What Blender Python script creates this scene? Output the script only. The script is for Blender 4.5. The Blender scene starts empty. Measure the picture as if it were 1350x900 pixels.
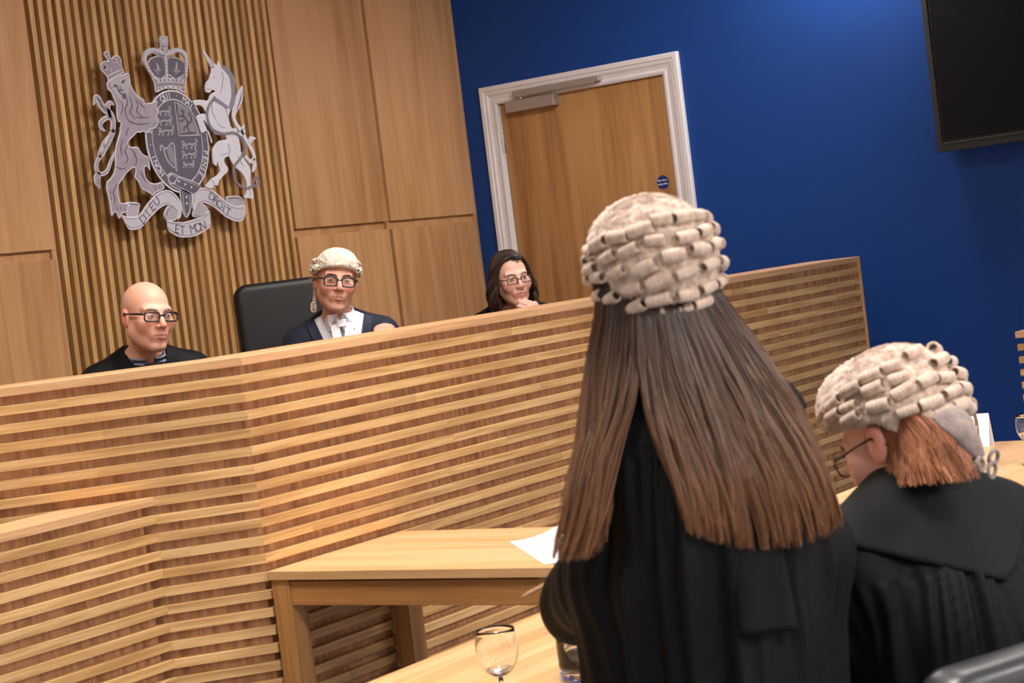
import bpy, bmesh, math, random
import numpy as np
from mathutils import Vector, Matrix, Euler
from mathutils.geometry import tessellate_polygon

random.seed(7)
rng = np.random.default_rng(11)
PI = math.pi
SC = bpy.context.scene
COL = SC.collection

# ------------------------------------------------------------------ helpers
def lin(r, g, b):
    f = lambda c: (c / 255 / 12.92) if c / 255 <= 0.04045 else ((c / 255 + 0.055) / 1.055) ** 2.4
    return (f(r), f(g), f(b), 1.0)

def link(o, parent=None):
    COL.objects.link(o)
    if parent is not None:
        o.parent = parent
    return o

def empty(name, loc=(0, 0, 0), rz=0.0, label=None, cat=None, group=None):
    o = bpy.data.objects.new(name, None)
    o.empty_display_size = 0.05
    o.location = loc
    o.rotation_euler = (0, 0, rz)
    tag(o, label, cat, group)
    return link(o)

def tag(o, label=None, cat=None, group=None, kind=None):
    if label: o['label'] = label
    if cat: o['category'] = cat
    if group: o['group'] = group
    if kind: o['kind'] = kind
    return o

def mesh_obj(name, verts, faces, mat=None, parent=None, smooth=False, face_rnd=None, vcol=None, vfl=None):
    me = bpy.data.meshes.new(name)
    verts = np.asarray(verts, dtype=float).reshape(-1, 3)
    me.from_pydata(verts.tolist(), [], faces if isinstance(faces, list) else faces.tolist())
    if face_rnd is not None:
        a = me.attributes.new('rnd', 'FLOAT', 'FACE')
        a.data.foreach_set('value', np.asarray(face_rnd, dtype=np.float32))
    if vcol is not None:
        a = me.attributes.new('pigment', 'FLOAT_COLOR', 'POINT')
        a.data.foreach_set('color', np.asarray(vcol, dtype=np.float32).ravel())
    if vfl is not None:
        for k, v in vfl.items():
            a = me.attributes.new(k, 'FLOAT', 'POINT')
            a.data.foreach_set('value', np.asarray(v, dtype=np.float32))
    if smooth:
        me.polygons.foreach_set('use_smooth', np.ones(len(me.polygons), dtype=bool))
    me.update()
    if mat: me.materials.append(mat)
    return link(bpy.data.objects.new(name, me), parent)

class MB:
    """collects shapes into one mesh"""
    def __init__(s): s.v = []; s.f = []; s.r = []
    def add(s, verts, faces, rnd=0.0):
        o = len(s.v)
        s.v += [tuple(map(float, p)) for p in verts]
        s.f += [tuple(int(i) + o for i in f) for f in faces]
        s.r += [rnd] * len(faces)
    def box(s, x0, x1, y0, y1, z0, z1, bev=0.0, rnd=0.0):
        bm = bmesh.new()
        bmesh.ops.create_cube(bm, size=1)
        for v in bm.verts:
            v.co = ((x0 + x1) / 2 + v.co.x * (x1 - x0), (y0 + y1) / 2 + v.co.y * (y1 - y0), (z0 + z1) / 2 + v.co.z * (z1 - z0))
        if bev > 0:
            bmesh.ops.bevel(bm, geom=bm.edges[:], offset=bev, segments=2, affect='EDGES', profile=0.5)
        s.bm(bm, rnd)
    def bm(s, bm, rnd=0.0, M=None):
        bm.verts.index_update()
        vs = [(M @ v.co) if M else v.co.copy() for v in bm.verts]
        s.add(vs, [[v.index for v in f.verts] for f in bm.faces], rnd)
        bm.free()
    def tube(s, pts, r, n=10, closed=False, cap=True, rnd=0.0):
        pts = [Vector(p) for p in pts]; m = len(pts)
        rs = r if hasattr(r, '__len__') else [r] * m
        ref = Vector((0, 0, 1))
        vs = []; prev = None
        for i, p in enumerate(pts):
            a = pts[i - 1] if (i > 0 or closed) else pts[0]
            b = pts[(i + 1) % m] if (i < m - 1 or closed) else pts[-1]
            t = (b - a).normalized()
            if prev is None:
                q = ref if abs(t.dot(ref)) < 0.9 else Vector((1, 0, 0))
                u = t.cross(q).normalized()
            else:
                u = (prev - t * prev.dot(t)).normalized()
            prev = u; w = t.cross(u)
            for k in range(n):
                c = 2 * PI * k / n
                vs.append(p + (u * math.cos(c) + w * math.sin(c)) * rs[i])
        fs = []
        for i in range(m if closed else m - 1):
            j = (i + 1) % m
            for k in range(n):
                l = (k + 1) % n
                fs.append((i * n + k, i * n + l, j * n + l, j * n + k))
        if cap and not closed:
            fs.append(tuple(range(n - 1, -1, -1))); fs.append(tuple((m - 1) * n + k for k in range(n)))
        s.add(vs, fs, rnd)
    def lathe(s, prof, n=32, c=(0, 0, 0), closed_top=False):
        vs = []; fs = []
        for (r, z) in prof:
            for k in range(n):
                a = 2 * PI * k / n
                vs.append((c[0] + r * math.cos(a), c[1] + r * math.sin(a), c[2] + z))
        for i in range(len(prof) - 1):
            for k in range(n):
                l = (k + 1) % n
                fs.append((i * n + k, i * n + l, (i + 1) * n + l, (i + 1) * n + k))
        fs.append(tuple(range(n - 1, -1, -1)))
        fs.append(tuple((len(prof) - 1) * n + k for k in range(n)))
        s.add(vs, fs)
    def build(s, name, mat, parent=None, smooth=False, loc=None, rot=None):
        o = mesh_obj(name, s.v, s.f, mat, parent, smooth, face_rnd=s.r)
        if loc: o.location = loc
        if rot: o.rotation_euler = rot
        return o

def autosmooth(o, ang=0.6):
    me = o.data
    me.polygons.foreach_set('use_smooth', np.ones(len(me.polygons), dtype=bool))
    bm = bmesh.new(); bm.from_mesh(me)
    for e in bm.edges:
        e.smooth = not (len(e.link_faces) == 2 and e.calc_face_angle(0) > ang)
    bm.to_mesh(me); bm.free()
    return o

# ------------------------------------------------------------------ materials
def nt_mat(name):
    m = bpy.data.materials.new(name); m.use_nodes = True
    t = m.node_tree; b = t.nodes['Principled BSDF']
    return m, t, b

def N(t, typ, **kw):
    n = t.nodes.new(typ)
    for k, v in kw.items(): setattr(n, k, v)
    return n

def simple(name, col, rough=0.5, metal=0.0, spec=0.5, bump=None, sheen=0.0, coat=0.0, var=None):
    m, t, b = nt_mat(name)
    b.inputs['Base Color'].default_value = col
    b.inputs['Roughness'].default_value = rough
    b.inputs['Metallic'].default_value = metal
    b.inputs['Specular IOR Level'].default_value = spec
    if sheen:
        b.inputs['Sheen Weight'].default_value = sheen
        b.inputs['Sheen Roughness'].default_value = 0.5
    if coat: b.inputs['Coat Weight'].default_value = coat
    tc = N(t, 'ShaderNodeTexCoord')
    if var:
        nz = N(t, 'ShaderNodeTexNoise'); nz.inputs['Scale'].default_value = var[0]; nz.inputs['Detail'].default_value = 4
        t.links.new(tc.outputs['Object'], nz.inputs['Vector'])
        mx = N(t, 'ShaderNodeMix', data_type='RGBA', blend_type='MULTIPLY')
        mx.inputs[0].default_value = 1
        mx.inputs[6].default_value = col
        rp = N(t, 'ShaderNodeMapRange'); rp.inputs[3].default_value = 1 - var[1]; rp.inputs[4].default_value = 1 + var[1]
        t.links.new(nz.outputs['Fac'], rp.inputs[0])
        cb = N(t, 'ShaderNodeCombineColor')
        for i in range(3): t.links.new(rp.outputs[0], cb.inputs[i])
        t.links.new(cb.outputs[0], mx.inputs[7])
        t.links.new(mx.outputs[2], b.inputs['Base Color'])
    if bump:
        nz = N(t, 'ShaderNodeTexNoise'); nz.inputs['Scale'].default_value = bump[0]; nz.inputs['Detail'].default_value = 3
        t.links.new(tc.outputs['Object'], nz.inputs['Vector'])
        bp = N(t, 'ShaderNodeBump'); bp.inputs['Strength'].default_value = bump[1]; bp.inputs['Distance'].default_value = bump[2]
        t.links.new(nz.outputs['Fac'], bp.inputs['Height']); t.links.new(bp.outputs[0], b.inputs['Normal'])
    return m

def wood(name, c1, c2, c3, axis='x', across=22.0, along=0.9, rough=0.42, tint=0.16, fibre=0.5, cath=0.0):
    """oak: long stretched figure + fine fibres; 'rnd' per piece shifts tint and figure"""
    m, t, b = nt_mat(name)
    tc = N(t, 'ShaderNodeTexCoord')
    at = N(t, 'ShaderNodeAttribute', attribute_name='rnd')
    sh = N(t, 'ShaderNodeVectorMath', operation='MULTIPLY_ADD')
    cx = N(t, 'ShaderNodeCombineXYZ')
    for i in range(3): t.links.new(at.outputs['Fac'], cx.inputs[i])
    t.links.new(cx.outputs[0], sh.inputs[0]); sh.inputs[1].default_value = (17.3, 9.1, 13.7)
    t.links.new(tc.outputs['Object'], sh.inputs[2])
    def mapped(al, ac):
        mp = N(t, 'ShaderNodeMapping')
        s = [ac, ac, ac]; s['xyz'.index(axis)] = al
        mp.inputs['Scale'].default_value = s
        t.links.new(sh.outputs[0], mp.inputs['Vector']); return mp
    n1 = N(t, 'ShaderNodeTexNoise'); n1.inputs['Scale'].default_value = 1; n1.inputs['Detail'].default_value = 5; n1.inputs['Distortion'].default_value = 0.6 + cath
    t.links.new(mapped(along, across).outputs[0], n1.inputs['Vector'])
    n2 = N(t, 'ShaderNodeTexNoise'); n2.inputs['Scale'].default_value = 1; n2.inputs['Detail'].default_value = 3
    t.links.new(mapped(along * 8, across * 12).outputs[0], n2.inputs['Vector'])
    n3 = N(t, 'ShaderNodeTexNoise'); n3.inputs['Scale'].default_value = 1; n3.inputs['Detail'].default_value = 2
    t.links.new(mapped(along * 0.8, across * 0.16).outputs[0], n3.inputs['Vector'])
    a1 = N(t, 'ShaderNodeMath', operation='MULTIPLY_ADD'); a1.inputs[1].default_value = fibre * 0.5
    t.links.new(n2.outputs['Fac'], a1.inputs[0]); t.links.new(n1.outputs['Fac'], a1.inputs[2])
    a2 = N(t, 'ShaderNodeMath', operation='MULTIPLY_ADD'); a2.inputs[1].default_value = 0.5
    t.links.new(n3.outputs['Fac'], a2.inputs[0]); t.links.new(a1.outputs[0], a2.inputs[2])
    rp = N(t, 'ShaderNodeValToRGB')
    lo = 0.5 + fibre * 0.25 + 0.25 - 0.5 + 0.0
    mid = 0.75 + fibre * 0.25
    e = rp.color_ramp.elements
    e[0].position = mid - 0.28; e[0].color = c3
    e[1].position = mid + 0.26; e[1].color = c1
    k = e.new(mid - 0.03); k.color = c2
    sc = N(t, 'ShaderNodeMath', operation='MULTIPLY'); sc.inputs[1].default_value = 1.0
    t.links.new(a2.outputs[0], sc.inputs[0]); t.links.new(sc.outputs[0], rp.inputs[0])
    # per-piece tint
    mr = N(t, 'ShaderNodeMapRange'); mr.inputs[3].default_value = 1 - tint; mr.inputs[4].default_value = 1 + tint
    t.links.new(at.outputs['Fac'], mr.inputs[0])
    mx = N(t, 'ShaderNodeVectorMath', operation='SCALE')
    t.links.new(rp.outputs[0], mx.inputs[0]); t.links.new(mr.outputs[0], mx.inputs['Scale'])
    t.links.new(mx.outputs[0], b.inputs['Base Color'])
    b.inputs['Roughness'].default_value = rough
    b.inputs['Specular IOR Level'].default_value = 0.4
    bp = N(t, 'ShaderNodeBump'); bp.inputs['Strength'].default_value = 0.15; bp.inputs['Distance'].default_value = 0.002
    t.links.new(n2.outputs['Fac'], bp.inputs['Height']); t.links.new(bp.outputs[0], b.inputs['Normal'])
    return m

def attr_mat(name, attr='pigment', rough=0.5, sss=0.0, bump=None, spec=0.4):
    m, t, b = nt_mat(name)
    at = N(t, 'ShaderNodeAttribute', attribute_name=attr)
    t.links.new(at.outputs['Color'], b.inputs['Base Color'])
    b.inputs['Roughness'].default_value = rough
    b.inputs['Specular IOR Level'].default_value = spec
    if sss:
        b.inputs['Subsurface Weight'].default_value = sss
        b.inputs['Subsurface Radius'].default_value = (1, 0.35, 0.2)
        b.inputs['Subsurface Scale'].default_value = 0.004
    if bump:
        tc = N(t, 'ShaderNodeTexCoord')
        nz = N(t, 'ShaderNodeTexNoise'); nz.inputs['Scale'].default_value = bump[0]; nz.inputs['Detail'].default_value = 3
        t.links.new(tc.outputs['Object'], nz.inputs['Vector'])
        bp = N(t, 'ShaderNodeBump'); bp.inputs['Strength'].default_value = bump[1]; bp.inputs['Distance'].default_value = bump[2]
        t.links.new(nz.outputs['Fac'], bp.inputs['Height']); t.links.new(bp.outputs[0], b.inputs['Normal'])
    return m

def hair_mat(name, root, tip, rough=0.42, var=0.35, spec=0.35):
    m, t, b = nt_mat(name)
    tt = N(t, 'ShaderNodeAttribute', attribute_name='along')
    rr = N(t, 'ShaderNodeAttribute', attribute_name='strand')
    mx = N(t, 'ShaderNodeMix', data_type='RGBA'); mx.inputs[6].default_value = root; mx.inputs[7].default_value = tip
    t.links.new(tt.outputs['Fac'], mx.inputs[0])
    mr = N(t, 'ShaderNodeMapRange'); mr.inputs[3].default_value = 1 - var; mr.inputs[4].default_value = 1 + var
    t.links.new(rr.outputs['Fac'], mr.inputs[0])
    sc = N(t, 'ShaderNodeVectorMath', operation='SCALE')
    t.links.new(mx.outputs[2], sc.inputs[0]); t.links.new(mr.outputs[0], sc.inputs['Scale'])
    t.links.new(sc.outputs[0], b.inputs['Base Color'])
    b.inputs['Roughness'].default_value = rough
    b.inputs['Specular IOR Level'].default_value = spec
    return m

def glass_mat(name, col=(1, 1, 1, 1), ior=1.45, rough=0.0):
    m, t, b = nt_mat(name)
    b.inputs['Base Color'].default_value = col
    b.inputs['Transmission Weight'].default_value = 1
    b.inputs['IOR'].default_value = ior
    b.inputs['Roughness'].default_value = rough
    return m

def lens_mat(name):
    m = bpy.data.materials.new(name); m.use_nodes = True
    t = m.node_tree; t.nodes.clear()
    o = N(t, 'ShaderNodeOutputMaterial'); mx = N(t, 'ShaderNodeMixShader'); tr = N(t, 'ShaderNodeBsdfTransparent'); gl = N(t, 'ShaderNodeBsdfGlossy')
    gl.inputs['Roughness'].default_value = 0.03
    mx.inputs[0].default_value = 0.07
    t.links.new(tr.outputs[0], mx.inputs[1]); t.links.new(gl.outputs[0], mx.inputs[2]); t.links.new(mx.outputs[0], o.inputs[0])
    return m

OAK = wood('oak_slats', lin(222, 181, 126), lin(204, 159, 104), lin(174, 129, 78), 'x', across=60, along=2.2, tint=0.10)
OAK_TOP = wood('oak_top_rail', lin(222, 176, 130), lin(206, 158, 112), lin(182, 134, 90), 'x', across=40, along=1.5, tint=0.06, rough=0.34)
OAK_END = wood('oak_end_panel', lin(212, 166, 118), lin(196, 150, 102), lin(172, 126, 80), 'z', across=40, along=1.5, tint=0.05)
OAK_DESK = wood('oak_desk_top', lin(214, 172, 124), lin(202, 158, 108), lin(180, 136, 88), 'x', across=16, along=0.8, tint=0.06, rough=0.33)
OAK_DESKY = wood('oak_desk_top_crosswise', lin(214, 172, 124), lin(202, 158, 108), lin(180, 136, 88), 'y', across=16, along=0.8, tint=0.06, rough=0.33)
OAK_LEG = wood('oak_leg', lin(188, 138, 82), lin(170, 120, 68), lin(146, 100, 54), 'z', across=30, along=1.2, tint=0.06)
OAK_APRON = wood('oak_apron', lin(190, 138, 82), lin(174, 122, 70), lin(150, 102, 56), 'y', across=26, along=1.0, tint=0.06)
OAK_BACK = wood('backing_veneer', lin(216, 167, 124), lin(196, 147, 105), lin(158, 112, 76), 'z', across=55, along=5, tint=0.05, rough=0.6)
OAK_PANEL = wood('oak_wall_panel', lin(198, 150, 104), lin(186, 137, 91), lin(160, 112, 69), 'z', across=9, along=0.55, tint=0.07, fibre=0.35, cath=0.9)
OAK_WSLAT = wood('oak_wall_slat', lin(208, 163, 108), lin(190, 145, 91), lin(160, 116, 67), 'z', across=40, along=1.2, tint=0.14)
OAK_RECESS = wood('oak_recess', lin(160, 108, 58), lin(142, 92, 48), lin(120, 76, 38), 'z', across=40, along=1.2, tint=0.05, rough=0.6)
OAK_DOOR = wood('oak_door_veneer', lin(190, 142, 92), lin(176, 128, 80), lin(146, 100, 58), 'z', across=11, along=0.7, tint=0.02, fibre=0.4, cath=0.8)
BLUE = simple('blue_paint', lin(14, 62, 134), 0.5, spec=0.3, bump=(220, 0.12, 0.002), var=(3, 0.04))
WHITE_PAINT = simple('white_gloss_paint', lin(226, 220, 220), 0.35)
CEIL = simple('ceiling_paint', lin(225, 222, 216), 0.8)
CREAM_WALL = simple('cream_wall_paint', lin(226, 222, 216), 0.8)
CARPET = simple('carpet', lin(96, 98, 108), 0.95, bump=(400, 0.4, 0.004))
BLACK_PLASTIC = simple('black_plastic', lin(26, 26, 28), 0.35)
TV_FRAME = simple('screen_frame', lin(52, 53, 54), 0.45, spec=0.3)
TV_GLASS = simple('screen_glass', lin(22, 26, 32), 0.25, spec=0.18)
STEEL = simple('brushed_steel', lin(190, 186, 184), 0.38, metal=0.85)
CLOSER = simple('closer_satin_metal', lin(176, 164, 158), 0.45, metal=0.5)
LEATHER = simple('black_leather', lin(13, 13, 14), 0.45, bump=(260, 0.15, 0.0015), spec=0.35)
GREYLEATHER = simple('worn_grey_leather', lin(32, 33, 36), 0.36, bump=(260, 0.12, 0.0015), spec=0.5)
PAPER = simple('paper', lin(244, 244, 246), 0.7)
INK = simple('grey_ink', lin(140, 146, 152), 0.8)
GLASS = glass_mat('clear_glass')
WATER = glass_mat('water', ior=1.33)
LENS = lens_mat('spectacle_lens')
SIGN_BLUE = simple('sign_blue', lin(14, 44, 120), 0.4)
SIGN_WHITE = simple('sign_white', lin(236, 238, 244), 0.5)
PENCIL = simple('tan_pencil', lin(196, 150, 112), 0.5)

# ------------------------------------------------------------------ the room (x runs along the judges' bench, +y towards the panelled wall)
def structure(o): o['kind'] = 'structure'; return o

def plane_box(name, x0, x1, y0, y1, z0, z1, mat, parent=None):
    mb = MB(); mb.box(x0, x1, y0, y1, z0, z1); return mb.build(name, mat, parent)

RX0, RX1, RY0, RY1, RZ = -7.5, 5.0, -7.0, 2.62, 3.55
structure(plane_box('floor', RX0 - .1, RX1 + .1, RY0 - .1, RY1 + .1, -0.1, 0, CARPET))
structure(plane_box('ceiling', RX0 - .1, RX1 + .1, RY0 - .1, RY1 + .1, RZ, RZ + .1, CEIL))
structure(plane_box('wall_left', RX0 - .1, RX0, RY0 - .1, RY1 + .1, 0, RZ, CREAM_WALL))
structure(plane_box('wall_front', RX0, RX1, RY0 - .1, RY0, 0, RZ, CREAM_WALL))
DAIS = 0.35

# panelled wall behind the bench
wb = structure(plane_box('wall_back', RX0, RX1 + .1, RY1, RY1 + .1, 0, RZ, OAK_RECESS))
def panel(x0, x1, z0, z1, r):
    mb = MB(); mb.box(x0, x1, 2.58, 2.622, z0, z1, 0.002, r); return mb.build('oak_panel', OAK_PANEL, wb)
edges = [(-5.0, -3.29), (-3.26, -2.44), (-2.41, -1.59), (-1.56, -0.74), (-0.71, 0.83), (0.86, 1.683), (3.352, 4.138), (4.168, 5.0)]
i = 0
for (a, b_) in edges:
    for (z0, z1) in ((0.0, 1.868), (1.912, RZ)):
        i += 1
        panel(a, b_, z0, z1, (i * 0.37) % 1.0)
mb = MB()
for (x0, x1) in ((1.66, 1.683), (3.352, 3.37), (4.11, 4.138), (4.168, 4.19), (0.86, 0.88)):   # stiles bridge the horizontal recess
    pass
mb.box(3.352, 5.0, 2.602, 2.622, 1.868, 1.912, 0, 0.5)
mb.box(-5.0, 1.683, 2.602, 2.622, 1.868, 1.912, 0, 0.4)
mb.box(4.122, 4.138, 2.582, 2.622, 1.868, 1.912, 0, 0.5)
mb.box(4.968, 5.0, 2.582, 2.622, 1.868, 1.912, 0, 0.5)
mb.box(1.655, 1.683, 2.582, 2.622, 1.868, 1.912, 0, 0.4)
mb.build('recess_rail', OAK_PANEL, wb)
mb = MB()
p = 0.0549; x = 1.711
while x < 3.33:
    mb.box(x, x + 0.0275, 2.58, 2.622, 0, RZ, 0.0015, random.random()); x += p
mb.build('slat_cladding', OAK_WSLAT, wb)

# blue wall on the right with its door
wr = structure(MB().build('wall_right', BLUE)) if False else None
mb = MB()
DY0, DY1, DZ = 1.17, 2.365, 2.565
mb.box(5.0, 5.1, RY0 - .1, DY0, 0, RZ)
mb.box(5.0, 5.1, DY1, RY1 + .1, 0, RZ)
mb.box(5.0, 5.1, DY0, DY1, DZ, RZ)
wr = structure(mb.build('wall_right', BLUE))
mb = MB(); mb.box(4.985, 5.0, RY0, DY0 - .1, 0, 0.12, 0.003); structure(mb.build('baseboard_right', WHITE_PAINT))
mb = MB(); mb.box(4.08, 5.0, 1.0, 2.62, 0, DAIS); mb.box(-1.6, 4.1, 0.28, 2.58, 0, DAIS); structure(tag(mb.build('floor_dais', CARPET)))

door = structure(empty('door_1', (5.0, 1.767, DAIS)))
def dl(name, mb, mat, smooth=False, parent=None):
    o = mb.build(name, mat, parent or door)
    if parent is None: o.location = (-5.0, -1.767, -DAIS)
    return o
mb = MB(); mb.box(5.012, 5.056, 1.222, 2.325, DAIS + .005, 2.535, 0.002, 0.4); leaf = dl('door_leaf', mb, OAK_DOOR)
mb = MB(); mb.box(5.011, 5.057, 1.188, 1.2235, DAIS + .005, 2.535, 0.002, 0.9); dl('lipping', mb, OAK_LEG)
# moulded architrave: profile swept round the opening
prof = [(0.0, 0.0), (0.0, 0.012), (0.012, 0.018), (0.022, 0.018), (0.03, 0.012), (0.05, 0.016), (0.062, 0.024), (0.078, 0.024), (0.083, 0.03), (0.105, 0.03), (0.11, 0.024), (0.11, 0.0)]
def architrave():
    mb = MB(); vs = []; fs = []
    oy0, oy1, oz = 1.208, 2.332, 2.527
    path = [(oy0, -1, 0.0, 0), (oy0, -1, oz, 1), (oy1, 1, oz, 1), (oy1, 1, 0.0, 0)]
    n = len(prof)
    for (y, sy, z, top) in path:
        for (o, d) in prof:
            vs.append((5.0 - d, y + sy * o, z + (o if top else DAIS)))
    for i in range(3):
        for k in range(n):
            l = (k + 1) % n
            fs.append((i * n + k, i * n + l, (i + 1) * n + l, (i + 1) * n + k))
    mb.add(vs, fs); return mb
dl('door_architrave', architrave(), WHITE_PAINT)
mb = MB(); mb.box(5.0, 5.1, 1.17, 1.186, DAIS, 2.565); mb.box(5.0, 5.1, 2.33, 2.365, DAIS, 2.565); mb.box(5.0, 5.1, 1.17, 2.365, 2.538, 2.565); dl('door_lining', mb, WHITE_PAINT)
for z in (2.30, 1.45, 0.6):
    mb = MB(); mb.box(4.998, 5.014, 2.318, 2.336, z - .055, z + .055, 0.003); mb.tube([(4.994, 2.327, z - .055), (4.994, 2.327, z + .055)], 0.007)
    autosmooth(dl('door_hinge', mb, STEEL))
mb = MB(); mb.box(4.95, 5.012, 1.915, 2.255, 2.462, 2.53, 0.006); clo = dl('door_closer', mb, CLOSER)
mb = MB(); mb.box(4.945, 5.0, 1.60, 2.19, 2.552, 2.582, 0.004); mb.box(4.94, 4.952, 1.63, 2.17, 2.545, 2.555, 0.002)
dl('closer_track', mb, CLOSER)
mb = MB(); mb.tube([(4.952, 2.14, 2.533), (4.952, 2.14, 2.552)], 0.009, 12); mb.tube([(4.946, 2.14, 2.545), (4.946, 1.66, 2.552)], 0.006, 8); dl('closer_arm', mb, STEEL)
mb = MB(); mb.tube([(5.0125, 1.30, 1.938), (5.0085, 1.30, 1.938)], 0.038, 40); sg = dl('fire_door_sign', mb, SIGN_BLUE)
mb = MB(); mb.tube([(4.95, 1.265, 1.41), (4.95, 1.385, 1.41)], 0.009, 12); mb.tube([(5.012, 1.265, 1.41), (4.95, 1.265, 1.41)], 0.009, 12); mb.tube([(5.013, 1.265, 1.41), (5.008, 1.265, 1.41)], 0.026, 24)
autosmooth(dl('door_handle', mb, STEEL))

def text_mesh(txt, size, align='CENTER', extrude=0.0005, bold=0.0):
    cu = bpy.data.curves.new('t', 'FONT'); cu.body = txt; cu.size = size; cu.align_x = align; cu.extrude = extrude; cu.resolution_u = 3; cu.offset = bold
    o = bpy.data.objects.new('t', cu); COL.objects.link(o)
    dg = bpy.context.evaluated_depsgraph_get()
    me = bpy.data.meshes.new_from_object(o.evaluated_get(dg))
    v = [tuple(p.co) for p in me.vertices]; f = [tuple(p.vertices) for p in me.polygons]
    bpy.data.objects.remove(o); bpy.data.curves.remove(cu); bpy.data.meshes.remove(me)
    return np.array(v), f
mb = MB()
for (s, z) in (('Fire door', 1.944), ('keep shut', 1.924)):
    v, f = text_mesh(s, 0.0165)
    mb.add([(5.0075 - q[2], 1.30 - q[0], z + q[1]) for q in v], f)
o = mb.build('sign_lettering', SIGN_WHITE, sg)

# wall-mounted display
tv = empty('wall_display', (4.95, -1.21, 2.37), 0, 'large black flat screen mounted on the blue wall, switched off', 'screen')
def tl(name, mb, mat):
    o = mb.build(name, mat, tv); o.location = (-4.95, 1.21, -2.37); return o
Y0, Y1, Z0, Z1 = -2.06, -0.368, 1.885, 2.86
mb = MB(); mb.box(4.905, 4.955, Y0, Y1, Z0, Z1, 0.004); tl('casing', mb, BLACK_PLASTIC)
mb = MB()
mb.box(4.888, 4.91, Y1 - .026, Y1 + .002, Z0, Z1, 0.002); mb.box(4.888, 4.91, Y0 - .002, Y0 + .026, Z0, Z1, 0.002)
mb.box(4.888, 4.91, Y0, Y1, Z1 - .026, Z1 + .002, 0.002); mb.box(4.886, 4.91, Y0 - .002, Y1 + .002, Z0 - .004, Z0 + .03, 0.002)
mb.box(4.884, 4.9, Y0, Y1 - .026, Z0 + .03, Z0 + .042, 0.002)
tl('bezel', mb, TV_FRAME)
mb = MB(); mb.box(4.899, 4.908, Y0 + .024, Y1 - .024, Z0 + .04, Z1 - .024); tl('screen', mb, BLACK_PLASTIC)
mb = MB(); mb.box(4.8965, 4.9, Y0 + .038, Y1 - .038, Z0 + .055, Z1 - .038); tl('screen_glass', mb, TV_GLASS)
mb = MB(); mb.box(4.95, 5.0, -1.5, -0.95, 2.15, 2.6); tl('wall_bracket', mb, BLACK_PLASTIC)

# ------------------------------------------------------------------ judges' bench
ANG = math.radians(-44.35)
PITCH = 0.0557; SL = 0.0285; TOP = 1.4145
bench = empty('judges_bench', (0, 0, 0), 0, "long raised judges' bench fronted with horizontal oak slats, bending in the middle", 'bench')
MIT = math.tan(math.radians(44.35 / 2))
def prism(mb, poly, z0, z1, bev=0.0012, rnd=0.0):
    bm = bmesh.new(); n = len(poly)
    b_ = [bm.verts.new((x, y, z0)) for x, y in poly]; t_ = [bm.verts.new((x, y, z1)) for x, y in poly]
    bm.faces.new(b_[::-1]); bm.faces.new(t_)
    for k in range(n): bm.faces.new((b_[k], b_[(k + 1) % n], t_[(k + 1) % n], t_[k]))
    bmesh.ops.bevel(bm, geom=[e for e in bm.edges if abs(e.verts[0].co.z - e.verts[1].co.z) < 1e-6], offset=bev, segments=2, affect='EDGES', profile=0.5)
    mb.bm(bm, rnd)
def slat_rows(u0, u1, ztop, nrow, depth=0.028, seed=1, lo=0.9, hi=2.3, first=1, m0=0, m1=0):
    rd = random.Random(seed); mb = MB()
    for i in range(first, nrow):
        z1 = ztop - PITCH * i
        if z1 - SL < 0.0: break
        u = u0; c = u0 - rd.uniform(0, 0.8)
        while u < u1 - 1e-4:
            c += rd.uniform(lo, hi); e = min(c, u1)
            if u1 - e < 0.15: e = u1
            if e - u > 0.02:
                a0 = depth * MIT * m0 if u == u0 else 0; a1 = depth * MIT * m1 if e == u1 else 0
                prism(mb, [(u, 0), (e, 0), (e - a1, depth), (u + a0, depth)], z1 - SL, z1, 0.0012, rd.random()); u = e
    return mb
def rail(u0, u1, z, d, h=0.0285, rnd=0.4, m0=0, m1=0):
    mb = MB(); prism(mb, [(u0, -0.001), (u1, -0.001), (u1 - m1 * d * MIT, d), (u0 + m0 * d * MIT, d)], z - h, z, 0.0022, rnd); return mb
BL = 4.612
slat_rows(0, BL - .02, TOP, 26, seed=3, m0=1).build('slatted_front', OAK, bench)
rail(0, BL, TOP, 0.28, m0=1).build('top_rail', OAK_TOP, bench)
mb = MB(); mb.box(0.010, BL - .02, 0.027, 0.05, 0, TOP - .02); mb.build('backing_panel', OAK_BACK, bench)
mb = MB(); mb.box(BL - .022, BL + .002, -0.003, 0.28, 0.0, TOP - .006, 0.004, 0.6); mb.build('end_panel', OAK_END, bench)
o = slat_rows(-1.75, 0, TOP, 26, seed=5, lo=0.8, hi=2.0, m1=1).build('slatted_front', OAK, bench); o.rotation_euler = (0, 0, ANG)
o = rail(-1.75, 0.0, TOP, 0.28, rnd=0.2, m1=1).build('top_rail', OAK_TOP, bench); o.rotation_euler = (0, 0, ANG)
mb = MB(); mb.box(-1.75, -0.0105, 0.027, 0.05, 0, TOP - .02); o = mb.build('backing_panel', OAK_BACK, bench); o.rotation_euler = (0, 0, ANG)
mb = MB(); mb.box(0.12, BL - .03, 0.05, 0.62, 1.06, 1.085, 0.002); mb.build('worktop', OAK_DESK, bench)
mb = MB(); mb.box(-1.72, -0.02, 0.05, 0.60, 1.055, 1.08, 0.002); o = mb.build('worktop', OAK_DESK, bench); o.rotation_euler = (0, 0, ANG)

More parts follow.
